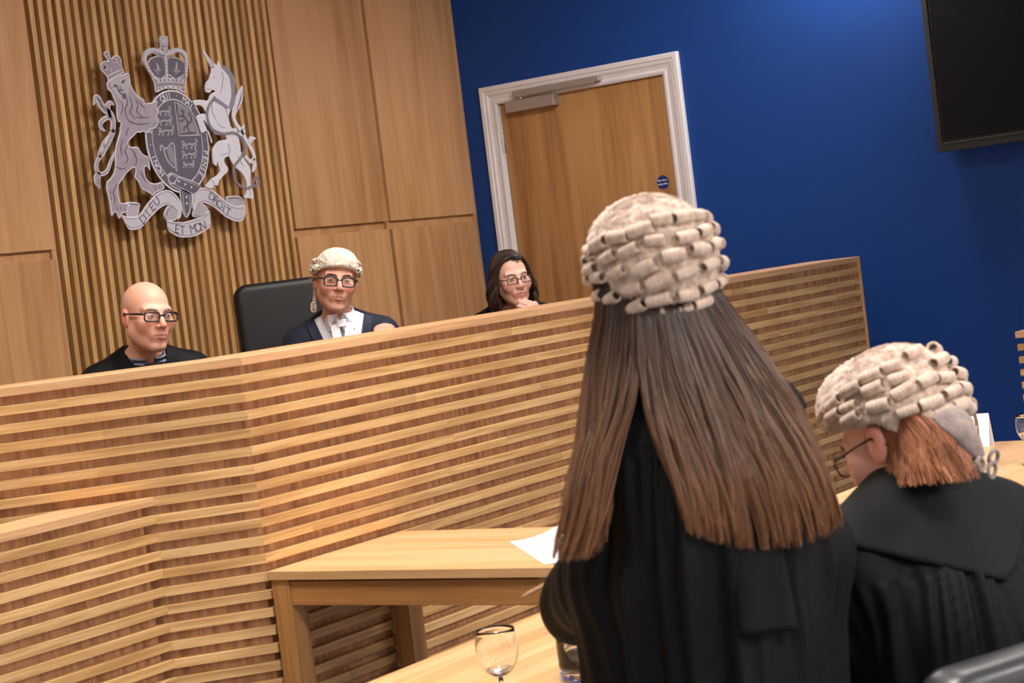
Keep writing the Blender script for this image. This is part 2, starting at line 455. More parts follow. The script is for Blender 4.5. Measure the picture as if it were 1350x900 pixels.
# low slatted screens at either side
scr = empty('slatted_screen', (-0.225, 0.22, 0), 0, "low oak slatted screen jutting out below the left end of the judges' bench", 'screen panel')
ZS = TOP - 7 * PITCH + .002
MN = 1.045 / MIT
mb = slat_rows(-1.9, 0.0, ZS, 20, seed=9, lo=0.8, hi=1.8, m1=MN); mb.build('slatted_front', OAK, scr)
rail(-1.9, 0.0, ZS, 0.19, rnd=0.35, m1=MN).build('top_rail', OAK_TOP, scr)
mb = MB(); mb.box(-1.9, -0.030, 0.027, 0.05, 0, ZS - .02); mb.build('backing_panel', OAK_BACK, scr)
sc2 = empty('slatted_screen', (3.78, -1.067, 0), -PI / 2, 'low oak slatted screen with open slat ends at the right edge, against the blue wall', 'screen panel')
mb = slat_rows(0.0, 1.3, ZS, 20, seed=12, first=1); mb.build('slatted_front', OAK, sc2)
rail(-0.004, 1.3, ZS, 0.14, rnd=0.5).build('top_rail', OAK_TOP, sc2)
mb = MB(); mb.box(0.14, 1.3, 0.027, 0.05, 0, ZS - .02); mb.build('backing_panel', OAK_BACK, sc2)

# clerk's desk against the bench
dk = empty('clerk_desk', (0.33, -0.55, 0), 0, "small oak desk with square legs standing against the judges' bench", 'desk')
def dkb(name, x0, x1, y0, y1, z0, z1, mat, bev=0.002, r=0.5):
    mb = MB(); mb.box(x0 - .33, x1 - .33, y0 + .55, y1 + .55, z0, z1, bev, r); return mb.build(name, mat, dk)
dkb('desk_top', -0.012, 0.66, -1.085, -0.008, 0.722, 0.75, OAK_DESKY)
for (x0, y0) in ((0.0, -0.078), (0.0, -1.072), (0.556, -0.088), (0.58, -1.072)):
    dkb('leg', x0, x0 + .072, y0, y0 + .07, 0, 0.722, OAK_LEG, 0.002, 0.3 + x0)
dkb('apron', 0.006, 0.028, -1.005, -0.078, 0.640, 0.715, OAK_APRON)
dkb('apron', 0.60, 0.622, -1.005, -0.088, 0.640, 0.722, OAK_APRON)
dkb('apron', 0.07, 0.58, -1.066, -1.044, 0.640, 0.722, OAK_LEG)

# long counsel table
ct = empty('counsel_table', (0, -1.8, 0), 0, 'long pale oak counsel table running in front of the two barristers in black gowns', 'table')
mb = MB(); mb.box(-3.0, 2.215, -0.40, 0.40, 0.722, 0.75, 0.002, 0.45); mb.build('table_top', OAK_DESK, ct)
for xx in (-2.95, -0.45, 2.12):
    for yy in (-0.37, 0.30):
        mb = MB(); mb.box(xx, xx + .07, yy, yy + .07, 0, 0.722, 0.002, 0.4); mb.build('leg', OAK_LEG, ct)
for yy in (-0.36, 0.335):
    mb = MB(); mb.box(-2.9, 2.12, yy, yy + .022, 0.640, 0.722, 0.002, 0.4); mb.build('apron', OAK_LEG, ct)

# ------------------------------------------------------------------ glassware
def wine_glass(name, loc, label, water, rz=0.0, s=1.0):
    t = empty(name, loc, rz, label, 'glass')
    R = 0.041 * s
    mb = MB()
    out = [(0.005, 0.072), (0.014, 0.074), (0.027, 0.084), (0.037, 0.102), (R, 0.122), (R * .99, 0.138), (R * .93, 0.155), (R * .90, 0.163)]
    inn = [(r - 0.0008, z + (0.002 if z < .09 else 0)) for r, z in reversed(out[1:])]
    prof = [(0.0045, 0.070)] + out + inn + [(0.0015, 0.0765)]
    mb.lathe(prof, 40); mb.build('bowl', GLASS, t, smooth=True)
    mb = MB(); mb.lathe([(0.033, 0.0), (0.034, 0.002), (0.02, 0.005), (0.006, 0.009), (0.004, 0.02), (0.0038, 0.05), (0.0048, 0.0695)], 32); mb.build('stem', GLASS, t, smooth=True)
    if water:
        mb = MB(); pr = [(0.001, 0.0772)] + [(r - 0.0016, z + .0024) for r, z in out if 0.074 <= z <= water]; pr.append((0.0005, pr[-1][1]))
        mb.lathe(pr, 40); mb.build('water', WATER, t, smooth=True)
    return t

# place on world axes of the viewpoint: X right, Y away (metres), turned into room axes
YR = math.radians(55.35)
def U(X, Y, Z=0.0):
    dx, dy = X + 0.834, Y - 5.9
    return (math.cos(YR) * dx + math.sin(YR) * dy, -math.sin(YR) * dx + math.cos(YR) * dy, Z)

wine_glass('wine_glass', (-1.448, -1.893, 0.75), "round wine glass with a little water left, on the near end of the counsel table", 0.092)
wine_glass('wine_glass', (1.597, -1.87, 0.75), 'round wine glass at the right edge, on the far end of the counsel table', 0.12)

def carafe(loc, label, lidded):
    t = empty('water_carafe', loc, 0, label, 'carafe')
    out = [(0.046, 0.0), (0.049, 0.004), (0.049, 0.03), (0.049, 0.15), (0.045, 0.18), (0.034, 0.205), (0.031, 0.225), (0.036, 0.25), (0.038, 0.256)]
    inn = [(r - 0.003, z if z > .02 else z + .016) for r, z in reversed(out[2:])]
    mb = MB(); mb.lathe(out + inn + [(0.001, 0.017)], 40); mb.build('vessel', GLASS, t, smooth=True)
    mb = MB(); mb.lathe([(0.001, 0.0175), (0.044, 0.0182), (0.0455, 0.022), (0.0455, 0.03), (0.0455, 0.045), (0.001, 0.045)], 40); mb.build('water', WATER, t, smooth=True)
carafe((-1.174, -1.90, 0.75), 'glass water carafe on the counsel table, half hidden by the standing barrister', False)
carafe((1.574, -1.659, 0.75), "glass water carafe on the counsel table beyond the seated barrister's auburn hair", True)

cd = empty('name_card', (2.114, -1.49, 0.75), 0, 'white folded card standing at the far end of the counsel table', 'card')
mb = MB()
mb.add([(-.02, -.05, 0), (-.02, .05, 0), (0.005, .05, .115), (0.005, -.05, .115), (.03, -.05, 0), (.03, .05, 0)], [(0, 3, 2, 1), (3, 4, 5, 2)])
o = mb.build('folded_sheet', PAPER, cd)
sm = o.modifiers.new('thick', 'SOLIDIFY'); sm.thickness = 0.0012

# ------------------------------------------------------------------ royal arms on the slatted wall (flat printed cut-out sign)
ARMS = {"lion":[[-452,256],[-451,226],[-433,215],[-423,190],[-415,168],[-409,151],[-415,118],[-413,77],[-395,71],[-408,41],[-409,31],[-428,-4],[-446,-34],[-460,-75],[-466,-122],[-480,-157],[-506,-185],[-532,-202],[-542,-231],[-539,-261],[-536,-290],[-532,-320],[-533,-361],[-514,-345],[-499,-350],[-488,-376],[-466,-354],[-447,-350],[-425,-343],[-426,-326],[-407,-314],[-438,-305],[-464,-304],[-473,-284],[-475,-251],[-466,-222],[-435,-194],[-396,-162],[-347,-140],[-343,-161],[-352,-188],[-331,-212],[-320,-240],[-297,-253],[-263,-269],[-252,-278],[-224,-263],[-197,-256],[-168,-245],[-173,-227],[-181,-215],[-216,-221],[-249,-218],[-272,-205],[-284,-181],[-282,-145],[-264,-139],[-247,-158],[-246,-116],[-251,-93],[-279,-82],[-293,-67],[-310,-46],[-359,-44],[-372,-28],[-357,-13],[-329,5],[-297,25],[-285,21],[-257,27],[-239,19],[-217,35],[-176,43],[-154,66],[-159,94],[-147,116],[-148,150],[-140,173],[-177,165],[-221,161],[-229,180],[-265,196],[-279,212],[-295,235],[-304,257],[-301,285],[-315,304],[-331,300],[-387,284],[-435,266]],"lioncrown":[[-441,266],[-445,277],[-456,294],[-477,313],[-481,335],[-464,354],[-437,359],[-427,360],[-450,393],[-425,404],[-412,376],[-403,372],[-380,385],[-354,381],[-344,362],[-345,334],[-339,307],[-386,287]],"lioncrown_h1":[[-462,319],[-459,333],[-446,337],[-440,332],[-455,316]],"lioncrown_h2":[[-399,357],[-383,366],[-369,363],[-370,351],[-385,356]],"liontail":[[-455,-66,9],[-488,-109,16],[-520,-153,19],[-564,-165,19],[-586,-141,19],[-572,-104,20],[-532,-67,24],[-485,-15,28],[-449,31,28],[-450,36,29],[-439,80,29],[-451,113,32],[-485,135,35],[-507,162,37],[-515,184,32],[-531,189,23],[-551,152,4]],"liontail2":[[-453,85,25],[-461,124,29],[-460,151,28],[-442,165,21],[-418,154,4]],"liontail3":[[-453,102,19],[-497,88,23],[-521,69,23],[-519,47,18],[-496,33,4]],"liontail4":[[-570,-157,24],[-588,-183,38],[-589,-206,30],[-576,-233,3]],"liontail5":[[-520,-44,24],[-516,-20,14],[-482,14,3]],"liontail6":[[-552,-90,24],[-552,-67,14],[-524,-20,3]],"unicorn":[[267,337],[262,319],[250,300],[237,278],[215,263],[203,237],[206,217],[233,214],[253,227],[274,220],[238,205],[220,184],[206,173],[164,177],[117,175],[104,168],[118,150],[138,152],[152,150],[172,141],[187,115],[192,106],[159,109],[124,100],[115,89],[124,57],[138,16],[171,23],[191,-5],[198,-37],[205,-25],[196,-2],[189,23],[181,24],[169,51],[161,77],[173,71],[194,47],[207,27],[241,6],[283,2],[327,7],[305,-4],[311,-20],[250,-28],[206,-59],[195,-87],[193,-112],[193,-137],[213,-150],[220,-130],[231,-154],[231,-179],[199,-200],[160,-214],[135,-232],[114,-245],[139,-257],[166,-258],[187,-242],[204,-247],[218,-223],[254,-199],[285,-181],[293,-162],[276,-142],[275,-117],[309,-104],[323,-128],[345,-157],[386,-187],[409,-218],[415,-249],[405,-287],[385,-314],[427,-319],[445,-324],[455,-295],[444,-269],[443,-237],[455,-174],[435,-141],[406,-95],[403,-50],[397,-6],[391,33],[358,37],[347,90],[361,119],[393,149],[415,196],[417,232],[429,274],[412,309],[396,326],[404,332],[357,349],[338,341],[323,372],[309,349],[292,360],[283,344]],"horn":[[221,419],[231,419],[288,349],[267,337]],"unitail":[[435,-105,18],[472,-134,20],[504,-113,20],[489,-68,23],[456,-19,23],[429,26,23],[399,60,21],[388,96,21],[412,137,38],[444,179,48],[464,214,38],[482,249,3]],"unitail2":[[479,-45,20],[498,-20,27],[534,-18,3]],"unitail3":[[412,0,19],[442,18,38],[458,56,3]],"unitail4":[[498,-120,19],[499,-149,27],[489,-171,20],[473,-190,3]],"chain":[[256,184,13],[208,144,13],[188,91,13],[212,33,15],[284,8,15],[381,7,15],[429,-51,15],[401,-108,15],[338,-157,15],[325,-214,15],[357,-253,16],[408,-269,16],[453,-256,14],[462,-234,14],[485,-216,14],[505,-233,14],[491,-258,14],[457,-260,14]],"collar":[[262,187],[290,179],[321,161],[352,143],[340,130],[302,149],[249,173]],"mane":[[338,339],[357,349],[404,332],[396,326],[412,309],[429,274],[417,232],[415,196],[393,149],[362,125],[360,149],[384,196],[389,244],[385,291],[360,320]],"crown":[[-128,215],[-129,256],[-147,294],[-178,340],[-190,372],[-173,409],[-131,428],[-81,422],[-58,435],[-56,483],[-3,486],[-8,437],[-2,421],[59,431],[109,418],[123,381],[107,334],[94,290],[79,247],[68,215],[21,229],[-30,234],[-79,229]],"crown_h1":[[-160,373],[-148,394],[-119,404],[-83,392],[-108,387],[-137,377],[-157,359]],"crown_h2":[[2,389],[37,407],[72,408],[96,386],[88,363],[69,375],[41,385]],"velvetL":[[-149,349],[-133,370],[-102,382],[-52,375],[-57,295],[-87,280],[-114,288],[-139,312]],"velvetR":[[-14,375],[40,380],[75,368],[88,352],[77,303],[50,290],[13,281],[-29,293]],"band":[[-137,276],[-21,281],[88,277],[78,253],[-25,264],[-129,256]],"archL":[[-118,276,16],[-155,318,19],[-176,366,22],[-161,405,22],[-116,418,22],[-66,411,22],[-37,399,19]],"archR":[[89,290,16],[100,334,19],[108,377,22],[93,410,22],[57,422,22],[12,414,22],[-25,399,19]],"archC":[[-33,442,19],[-35,393,22],[-38,338,19],[-44,289,16]],"orb":[[-56,483],[-3,486],[-9,440],[-38,435],[-61,439]],"strap":[[-132,-190],[-102,-173],[-56,-190],[79,-236],[64,-270],[13,-286],[-52,-261],[-123,-231]],"pendant":[[-57,-258],[16,-283],[-3,-357],[-36,-392],[-59,-364]],"buckle":[[-136,-194],[-102,-173],[-57,-192],[-95,-230],[-129,-229]],"ribL":[[-460,-360],[-426,-370],[-360,-370],[-332,-354],[-284,-314],[-226,-275],[-172,-256],[-121,-259],[-90,-279],[-67,-305],[-59,-336],[-71,-384],[-99,-396],[-89,-365],[-102,-343],[-133,-326],[-176,-328],[-222,-347],[-279,-381],[-336,-419],[-380,-432],[-420,-430],[-434,-418],[-445,-395]],"ribLfold":[[-425,-346],[-449,-319],[-422,-303],[-381,-301],[-331,-311],[-340,-341],[-360,-370],[-418,-371]],"ribLcurl":[[-131,-325],[-98,-343],[-83,-359],[-96,-396],[-130,-403],[-164,-399],[-181,-379],[-167,-349]],"ribC":[[-179,-373],[-171,-392],[-139,-406],[-89,-413],[-54,-413],[18,-404],[78,-392],[127,-366],[130,-400],[122,-444],[87,-461],[21,-483],[-51,-488],[-102,-483],[-142,-466],[-168,-446],[-170,-410]],"ribRcurl":[[78,-328],[114,-340],[131,-369],[121,-387],[77,-398],[38,-393],[16,-388],[21,-361],[43,-340]],"ribR":[[17,-314],[32,-279],[72,-258],[117,-253],[160,-262],[201,-286],[266,-332],[326,-355],[394,-355],[372,-419],[340,-431],[294,-425],[235,-399],[170,-354],[120,-331],[78,-328],[45,-342],[23,-364]],"ribRfold":[[270,-308],[290,-301],[355,-304],[391,-322],[389,-355],[326,-356],[274,-338]],"tDIEU":[[-328,-384],[-291,-355],[-262,-332],[-226,-305]],"tETMON":[[-112,-443],[-70,-452],[0,-449],[69,-438]],"tDROIT":[[158,-299],[194,-325],[225,-355],[262,-377]],"face":[[-436,261],[-332,294],[-310,257],[-334,195],[-362,168],[-401,195]]}
AX, AZ, AY = 2.49, 2.40, 2.515
arms = empty('coat_of_arms', (AX, AY, AZ), 0, 'silver-grey royal coat of arms with lion, unicorn and crown on the slatted wall', 'coat of arms')
EDGE = simple('arms_pale_edge', lin(226, 220, 226), 0.5)
A_LION = simple('arms_lion_grey', lin(158, 146, 156), 0.5, var=(24, 0.28))
A_UNI = simple('arms_unicorn_pale', lin(216, 212, 220), 0.5, var=(22, 0.07))
A_RIB = simple('arms_ribbon_silver', lin(196, 189, 195), 0.5, var=(16, 0.06))
A_RIB2 = simple('arms_ribbon_reverse', lin(174, 166, 172), 0.5, var=(16, 0.06))
A_DARK = simple('arms_dark_slate', lin(98, 90, 102), 0.5, var=(14, 0.08))
A_MID = simple('arms_mid_grey', lin(142, 132, 142), 0.5, var=(40, 0.22))
A_LINE = simple('arms_line_grey', lin(92, 82, 92), 0.5)

def catmull(pts, sub=4, closed=True):
    P = np.array([p[:2] for p in pts], float); n = len(P); out = []
    for i in range(n if closed else n - 1):
        p0 = P[(i - 1) % n] if closed or i > 0 else P[i]
        p1 = P[i]; p2 = P[(i + 1) % n]
        p3 = P[(i + 2) % n] if closed or i + 2 < n else P[(i + 1) % n]
        for k in range(sub):
            t = k / sub
            out.append(0.5 * ((2 * p1) + (-p0 + p2) * t + (2 * p0 - 5 * p1 + 4 * p2 - p3) * t * t + (-p0 + 3 * p1 - 3 * p2 + p3) * t ** 3))
    if not closed: out.append(P[-1])
    return np.array(out)

def area(p): return 0.5 * np.sum(p[:, 0] * np.roll(p[:, 1], -1) - np.roll(p[:, 0], -1) * p[:, 1])

def inset(p, d):
    if area(p) < 0: p = p[::-1]
    a = np.roll(p, 1, 0); b = np.roll(p, -1, 0)
    t = b - a; t /= np.linalg.norm(t, axis=1)[:, None] + 1e-9
    return p + np.stack([-t[:, 1], t[:, 0]], 1) * d

def slab(mb, loops, d0, d1):
    """loops in mm, first outer then holes; extruded from depth d0 to d1 (metres towards the room)"""
    L = []
    for k, p in enumerate(loops):
        a = area(p)
        if (k == 0 and a < 0) or (k > 0 and a > 0): p = p[::-1]
        L.append(p)
    flat = [q for l in L for q in l]
    tri = tessellate_polygon([[Vector((q[0], q[1], 0)) for q in l] for l in L])
    n = len(flat)
    vs = [(q[0] / 1000, -d1, q[1] / 1000) for q in flat] + [(q[0] / 1000, -d0, q[1] / 1000) for q in flat]
    fs = [tuple(t) for t in tri]
    o = 0
    for l in L:
        m = len(l)
        for i in range(m):
            j = (i + 1) % m
            fs.append((o + i, o + j, n + o + j, n + o + i))
        o += m
    mb.add(vs, fs)

def stroke_poly(pts, default=6, sub=4, w=1.0):
    P = catmull(pts, sub, closed=False)
    ws = np.array([p[2] if len(p) > 2 else default for p in pts], float)
    W_ = np.interp(np.linspace(0, len(pts) - 1, len(P)), np.arange(len(pts)), ws) * w
    t = np.gradient(P, axis=0); t /= np.linalg.norm(t, axis=1)[:, None] + 1e-9
    nrm = np.stack([-t[:, 1], t[:, 0]], 1)
    return P + nrm * W_[:, None] / 2, P - nrm * W_[:, None] / 2

def stroke(mb, pts, d0, d1, default=6, sub=4, grow=0.0):
    pts = [list(p) if len(p) > 2 else list(p) + [default] for p in pts]
    pts = [[p[0], p[1], max(0.6, p[2] + grow)] for p in pts]
    a, b = stroke_poly(pts, default, sub)
    n = len(a)
    vs = []
    for d in (d1, d0):
        for q in a: vs.append((q[0] / 1000, -d, q[1] / 1000))
        for q in b: vs.append((q[0] / 1000, -d, q[1] / 1000))
    fs = []
    for i in range(n - 1):
        fs.append((i, n + i, n + i + 1, i + 1))
        fs.append((i, i + 1, 2 * n + i + 1, 2 * n + i))
        fs.append((n + i + 1, n + i, 3 * n + i, 3 * n + i + 1))
    fs.append((0, 2 * n, 3 * n, n)); fs.append((n - 1, 2 * n - 1, 4 * n - 1, 3 * n - 1))
    mb.add(vs, fs)

def cut(name, keys, mat, d0, th=0.006, ins=6.0, holes=(), strokes=(), edge=EDGE, parent=None):
    mb = MB()
    H = [catmull(ARMS[h], 4) for h in holes]
    for k in keys: slab(mb, [catmull(ARMS[k], 4)] + H, d0, d0 + th)
    for k in strokes: stroke(mb, ARMS[k], d0, d0 + th)
    base = mb.build(name, edge, parent or arms)
    mb = MB()
    for k in keys: slab(mb, [inset(catmull(ARMS[k], 4), ins)] + [inset(h, -ins * .6) for h in H], d0 + th - .001, d0 + th + .0012)
    for k in strokes: stroke(mb, ARMS[k], d0 + th - .001, d0 + th + .0012, grow=-2 * ins)
    mb.build('printed_face', mat, base)
    return base

# lion and its tail, crown
lion = cut('lion', ['lion'], A_LION, 0.025, ins=4.5)
cut('lion_tail', [], A_LION, 0.020, strokes=['liontail', 'liontail2', 'liontail3', 'liontail4', 'liontail5', 'liontail6'], ins=4)
cut('lion_crown', ['lioncrown'], A_MID, 0.027, holes=['lioncrown_h1', 'lioncrown_h2'], ins=4)
uni = cut('unicorn', ['unicorn'], A_UNI, 0.025, ins=4.5)
cut('unicorn_tail', [], A_UNI, 0.020, strokes=['unitail', 'unitail2', 'unitail3', 'unitail4'], ins=4)
for (mx_, mz_) in ((-120, 60), (110, 60), (-100, -120), (80, -120)):
    mb = MB(); mb.tube([(mx_ / 1000, -.014, mz_ / 1000), (mx_ / 1000, .068, mz_ / 1000)], .012, 16); mb.build('standoff_mount', STEEL, arms)
mb = MB(); slab(mb, [catmull(ARMS['horn'], 2)], 0.025, 0.031); h = mb.build('horn', EDGE, arms)
mb = MB()
hp = np.array(ARMS['horn'], float); a0 = (hp[0] + hp[1]) / 2; a1 = (hp[2] + hp[3]) / 2
for k in range(6):
    c = a0 + (a1 - a0) * (0.2 + 0.14 * k); w = 2.2 + 1.6 * k
    stroke(mb, [(c[0] - w, c[1] + 2, 3), (c[0] + w, c[1] - 3, 3)], 0.0305, 0.0318, sub=1)
mb.build('horn_twist', A_LINE, h)
mb = MB(); slab(mb, [catmull(ARMS['mane'], 3)], 0.0315, 0.0335); slab(mb, [catmull(ARMS['collar'], 3)], 0.0315, 0.034); mb.build('mane_and_collar', A_MID, uni)
mb = MB()
ch = catmull(ARMS['chain'], 6, closed=False)
seg = np.concatenate([[0], np.cumsum(np.linalg.norm(np.diff(ch, axis=0), axis=1))])
n = int(seg[-1] / 15)
for k in range(n):
    s0 = seg[-1] * k / n
    c = np.array([np.interp(s0, seg, ch[:, 0]), np.interp(s0, seg, ch[:, 1])])
    c2 = np.array([np.interp(s0 + 3, seg, ch[:, 0]), np.interp(s0 + 3, seg, ch[:, 1])])
    t = (c2 - c) / (np.linalg.norm(c2 - c) + 1e-9)
    ring = []
    for q in range(14):
        a = 2 * PI * q / 14
        ring.append(tuple(c + t * 9.5 * math.cos(a) + np.array([-t[1], t[0]]) * 5.5 * math.sin(a)))
    mb.tube([(r[0] / 1000, -0.0345, r[1] / 1000) for r in ring], 0.0028, 6, closed=True)
mb.build('chain', A_MID, uni, smooth=True)

# body drawing lines on the beasts
def lines(name, mat, parent, L, d=0.0328, w=3.0):
    mb = MB()
    for l in L:
        m = len(l)
        stroke(mb, [(x, y, (w if 0 < i < m - 1 else w * .4)) for i, (x, y) in enumerate(l)], d - .001, d + .0008, sub=4)
    mb.build(name, mat, parent)
def pix(c, pts):   # sheet positions of the drawing on the sign, in millimetres
    return pts
DRAW = {"lionlines":[[[-422,234],[-402,242],[-383,241]],[[-365,256],[-348,268],[-332,271]],[[-375,245],[-373,226],[-385,218]],[[-380,218],[-368,223],[-349,220]],[[-346,195],[-340,162],[-362,129],[-356,95]],[[-320,190],[-312,151],[-329,118],[-301,84]],[[-283,184],[-273,151],[-286,123],[-253,95]],[[-377,173],[-375,140],[-392,107]],[[-262,173],[-250,151],[-229,139]],[[-361,93],[-334,73],[-282,61],[-211,66]],[[-299,95],[-253,92],[-206,94]],[[-354,45],[-374,18],[-369,7]],[[-373,-35],[-395,-64],[-385,-100],[-406,-123]],[[-363,-47],[-339,-72],[-329,-108],[-347,-137]],[[-401,-11],[-420,-46],[-419,-87]],[[-468,-134],[-434,-146],[-401,-141]],[[-471,-216],[-505,-250],[-500,-286],[-512,-309]],[[-523,-238],[-519,-261]],[[-529,-273],[-519,-285]],[[-498,-321],[-493,-339]],[[-474,-322],[-469,-340]],[[-450,-327],[-447,-342]],[[-231,-234],[-231,-255]],[[-205,-232],[-200,-250]],[[-313,-156],[-302,-186],[-283,-217]]],"lionface":[[[-416,241],[-405,245],[-393,243]],[[-363,259],[-351,264],[-340,264]],[[-398,245],[-389,229],[-387,218],[-375,223],[-364,220]],[[-363,204],[-348,204],[-347,187],[-361,182],[-367,193],[-362,204]],[[-380,215],[-371,204],[-363,204]],[[-387,218],[-382,207]]],"unilines":[[[271,293],[277,287],[272,281]],[[220,255],[226,252]],[[209,231],[228,228],[241,234]],[[334,320],[342,291],[324,243],[305,208]],[[255,196],[234,149],[234,103],[254,73]],[[325,137],[342,90],[351,43]],[[215,161],[195,120]],[[260,61],[282,43],[315,37]],[[246,-98],[283,-95],[308,-86]],[[316,-42],[319,-74],[309,-102]],[[375,-101],[387,-133],[410,-159]],[[159,-220],[175,-230],[166,-255]],[[418,-268],[433,-288],[423,-313]]],"fur":[[[204,36],[227,21],[259,11],[292,5]],[[216,30],[220,9]],[[240,26],[245,6]],[[269,20],[275,4]]],"tailines":[[[-528,184],[-511,173],[-501,146],[-468,124]],[[-508,69],[-518,53]],[[410,125],[445,173],[472,220]],[[423,12],[454,35]],[[-589,-188],[-590,-212]],[[-574,-189],[-579,-218]]],"riblines":[[[-450,-371],[-423,-379],[-358,-379],[-322,-363],[-273,-323],[-215,-283],[-169,-264],[-127,-267],[-100,-285],[-77,-311]],[[-440,-404],[-418,-419],[-378,-422],[-341,-411],[-286,-373],[-228,-339],[-179,-319],[-132,-318]],[[-173,-401],[-141,-415],[-90,-421]],[[-166,-413],[-115,-416],[-56,-422],[16,-413],[79,-401],[127,-380]],[[-178,-430],[-140,-457],[-100,-471]],[[-171,-437],[-140,-457],[-100,-473],[-49,-479],[21,-473],[87,-451],[122,-434]],[[23,-327],[42,-286],[74,-267],[115,-263],[154,-272],[192,-294],[257,-341],[324,-365],[390,-366]],[[31,-358],[53,-335],[85,-320],[124,-323],[179,-346],[243,-392],[301,-415],[343,-421],[374,-413]],[[-421,-310],[-382,-309],[-334,-317]],[[276,-314],[298,-310],[353,-312],[386,-328]],[[-169,-379],[-156,-355],[-126,-334]],[[26,-383],[73,-391],[123,-375]]],"crownlines":[[[-128,258],[-24,266],[83,259]],[[-128,276],[-21,283],[90,278]],[[-124,236],[-28,246],[72,237]],[[-138,300],[-114,288],[-87,280],[-54,293],[-26,300],[13,281],[50,290],[79,303]]],"jewels":[[[-106,268]],[[-78,272]],[[-50,274]],[[-22,275]],[[5,275]],[[33,273]],[[60,269]],[[-117,226]],[[-92,233]],[[-64,238]],[[-29,240]],[[5,238]],[[36,232]],[[-35,460]]],"fleur":[[[-102,355,5],[-95,331,14],[-104,301,5]],[[-120,325,5],[-105,313,7],[-79,325,5]],[[37,364,5],[30,333,14],[21,302,5]],[[7,323,5],[26,313,7],[53,323,5]],[[-40,332,5],[-42,301,12]]],"lioncl":[[[-438,270],[-386,290],[-333,308]],[[-446,288],[-394,306],[-346,320]],[[-421,325],[-417,306]],[[-392,339],[-387,317]],[[-364,345],[-360,329]]],"strapl":[[[-107,-186],[-42,-205],[70,-246]],[[-117,-219],[-50,-249],[23,-279]],[[-45,-269],[-50,-361],[-34,-380],[-14,-359],[3,-283]]],"stud":[[[-61,-216]],[[-21,-233]],[[20,-249]],[[-23,-294]],[[-26,-325]]]}
mb = MB(); slab(mb, [catmull(ARMS['face'], 3)], 0.0318, 0.0332); mb.build('lion_muzzle', A_RIB2, lion)
lines('lion_drawing', A_LINE, lion, DRAW['lionlines'], w=6)
lines('lion_face', A_DARK, lion, DRAW['lionface'], d=0.0342, w=7.0)
mb = MB()
for pl in ([(-416, 241), (-405, 250), (-393, 243), (-404, 236)], [(-363, 259), (-351, 269), (-340, 264), (-351, 254)], [(-366, 206), (-350, 207), (-344, 188), (-360, 178), (-370, 192)]): slab(mb, [catmull(pl, 3)], 0.0325, 0.0345)
mb.build('lion_eyes_and_mouth', A_DARK, lion)
lines('tail_drawing', A_LINE, lion, DRAW['tailines'], w=3.5)
lines('unicorn_drawing', A_MID, uni, DRAW['unilines'], w=3.6)
lines('unicorn_fur', A_MID, uni, DRAW['fur'], w=6)
lines('lion_crown_drawing', EDGE, lion, DRAW['lioncl'], d=0.0348, w=4)

# crown over the shield
crown = cut('crown', ['crown'], A_MID, 0.012, holes=['crown_h1', 'crown_h2'], ins=4.5)
mb = MB(); slab(mb, [catmull(ARMS['velvetL'], 3)], 0.0185, 0.0205); slab(mb, [catmull(ARMS['velvetR'], 3)], 0.0185, 0.0205); mb.build('velvet_cap', A_DARK, crown)
mb = MB()
for k in ('archL', 'archR', 'archC'): stroke(mb, ARMS[k], 0.019, 0.022)
slab(mb, [catmull(ARMS['orb'], 2)], 0.019, 0.022)
mb.build('arches', A_RIB2, crown)
mb = MB()
for k in ('archL', 'archR', 'archC'):
    c = catmull(ARMS[k], 3, closed=False)
    for q in c[::1]:
        mb.tube([(q[0] / 1000, -0.0215, q[1] / 1000), (q[0] / 1000, -0.0235, q[1] / 1000)], 0.0042, 8)
for j in DRAW['jewels']:
    mb.tube([(j[0][0] / 1000, -0.019, j[0][1] / 1000), (j[0][0] / 1000, -0.0235, j[0][1] / 1000)], 0.005, 8)
mb.build('pearls', EDGE, crown)
lines('crown_drawing', EDGE, crown, DRAW['crownlines'], d=0.0205, w=3.5)
mb = MB()
for l in DRAW['fleur']: stroke(mb, l, 0.020, 0.0218)
mb.build('fleur_ornament', A_RIB2, crown)

# shield with its garter
CX, CZ = -26, -24
def ell_pts(rx, rz, n=72, cx=CX, cz=CZ):
    return np.array([(cx + rx * math.cos(2 * PI * k / n), cz + rz * math.sin(2 * PI * k / n)) for k in range(n)])
mb = MB(); slab(mb, [ell_pts(213, 250)], 0.014, 0.021); sh = mb.build('shield', EDGE, arms)
mb = MB(); slab(mb, [ell_pts(206, 243), ell_pts(172, 207)], 0.020, 0.0225); mb.build('garter', A_DARK, sh)
mb = MB(); slab(mb, [ell_pts(167, 202)], 0.020, 0.0225); mb.build('field', A_DARK, sh)
def in_ell(x, z, rx=160, rz=196): return ((x - CX) / rx) ** 2 + ((z - CZ) / rz) ** 2 < 1
mb = MB()
# quartering lines
stroke(mb, [(CX, CZ + 198, 3), (CX, CZ - 198, 3)], 0.022, 0.0232, sub=1)
stroke(mb, [(CX - 164, -4, 3), (CX + 164, -4, 3)], 0.022, 0.0232, sub=1)
mb.build('quartering', A_LINE, sh)
mb = MB()
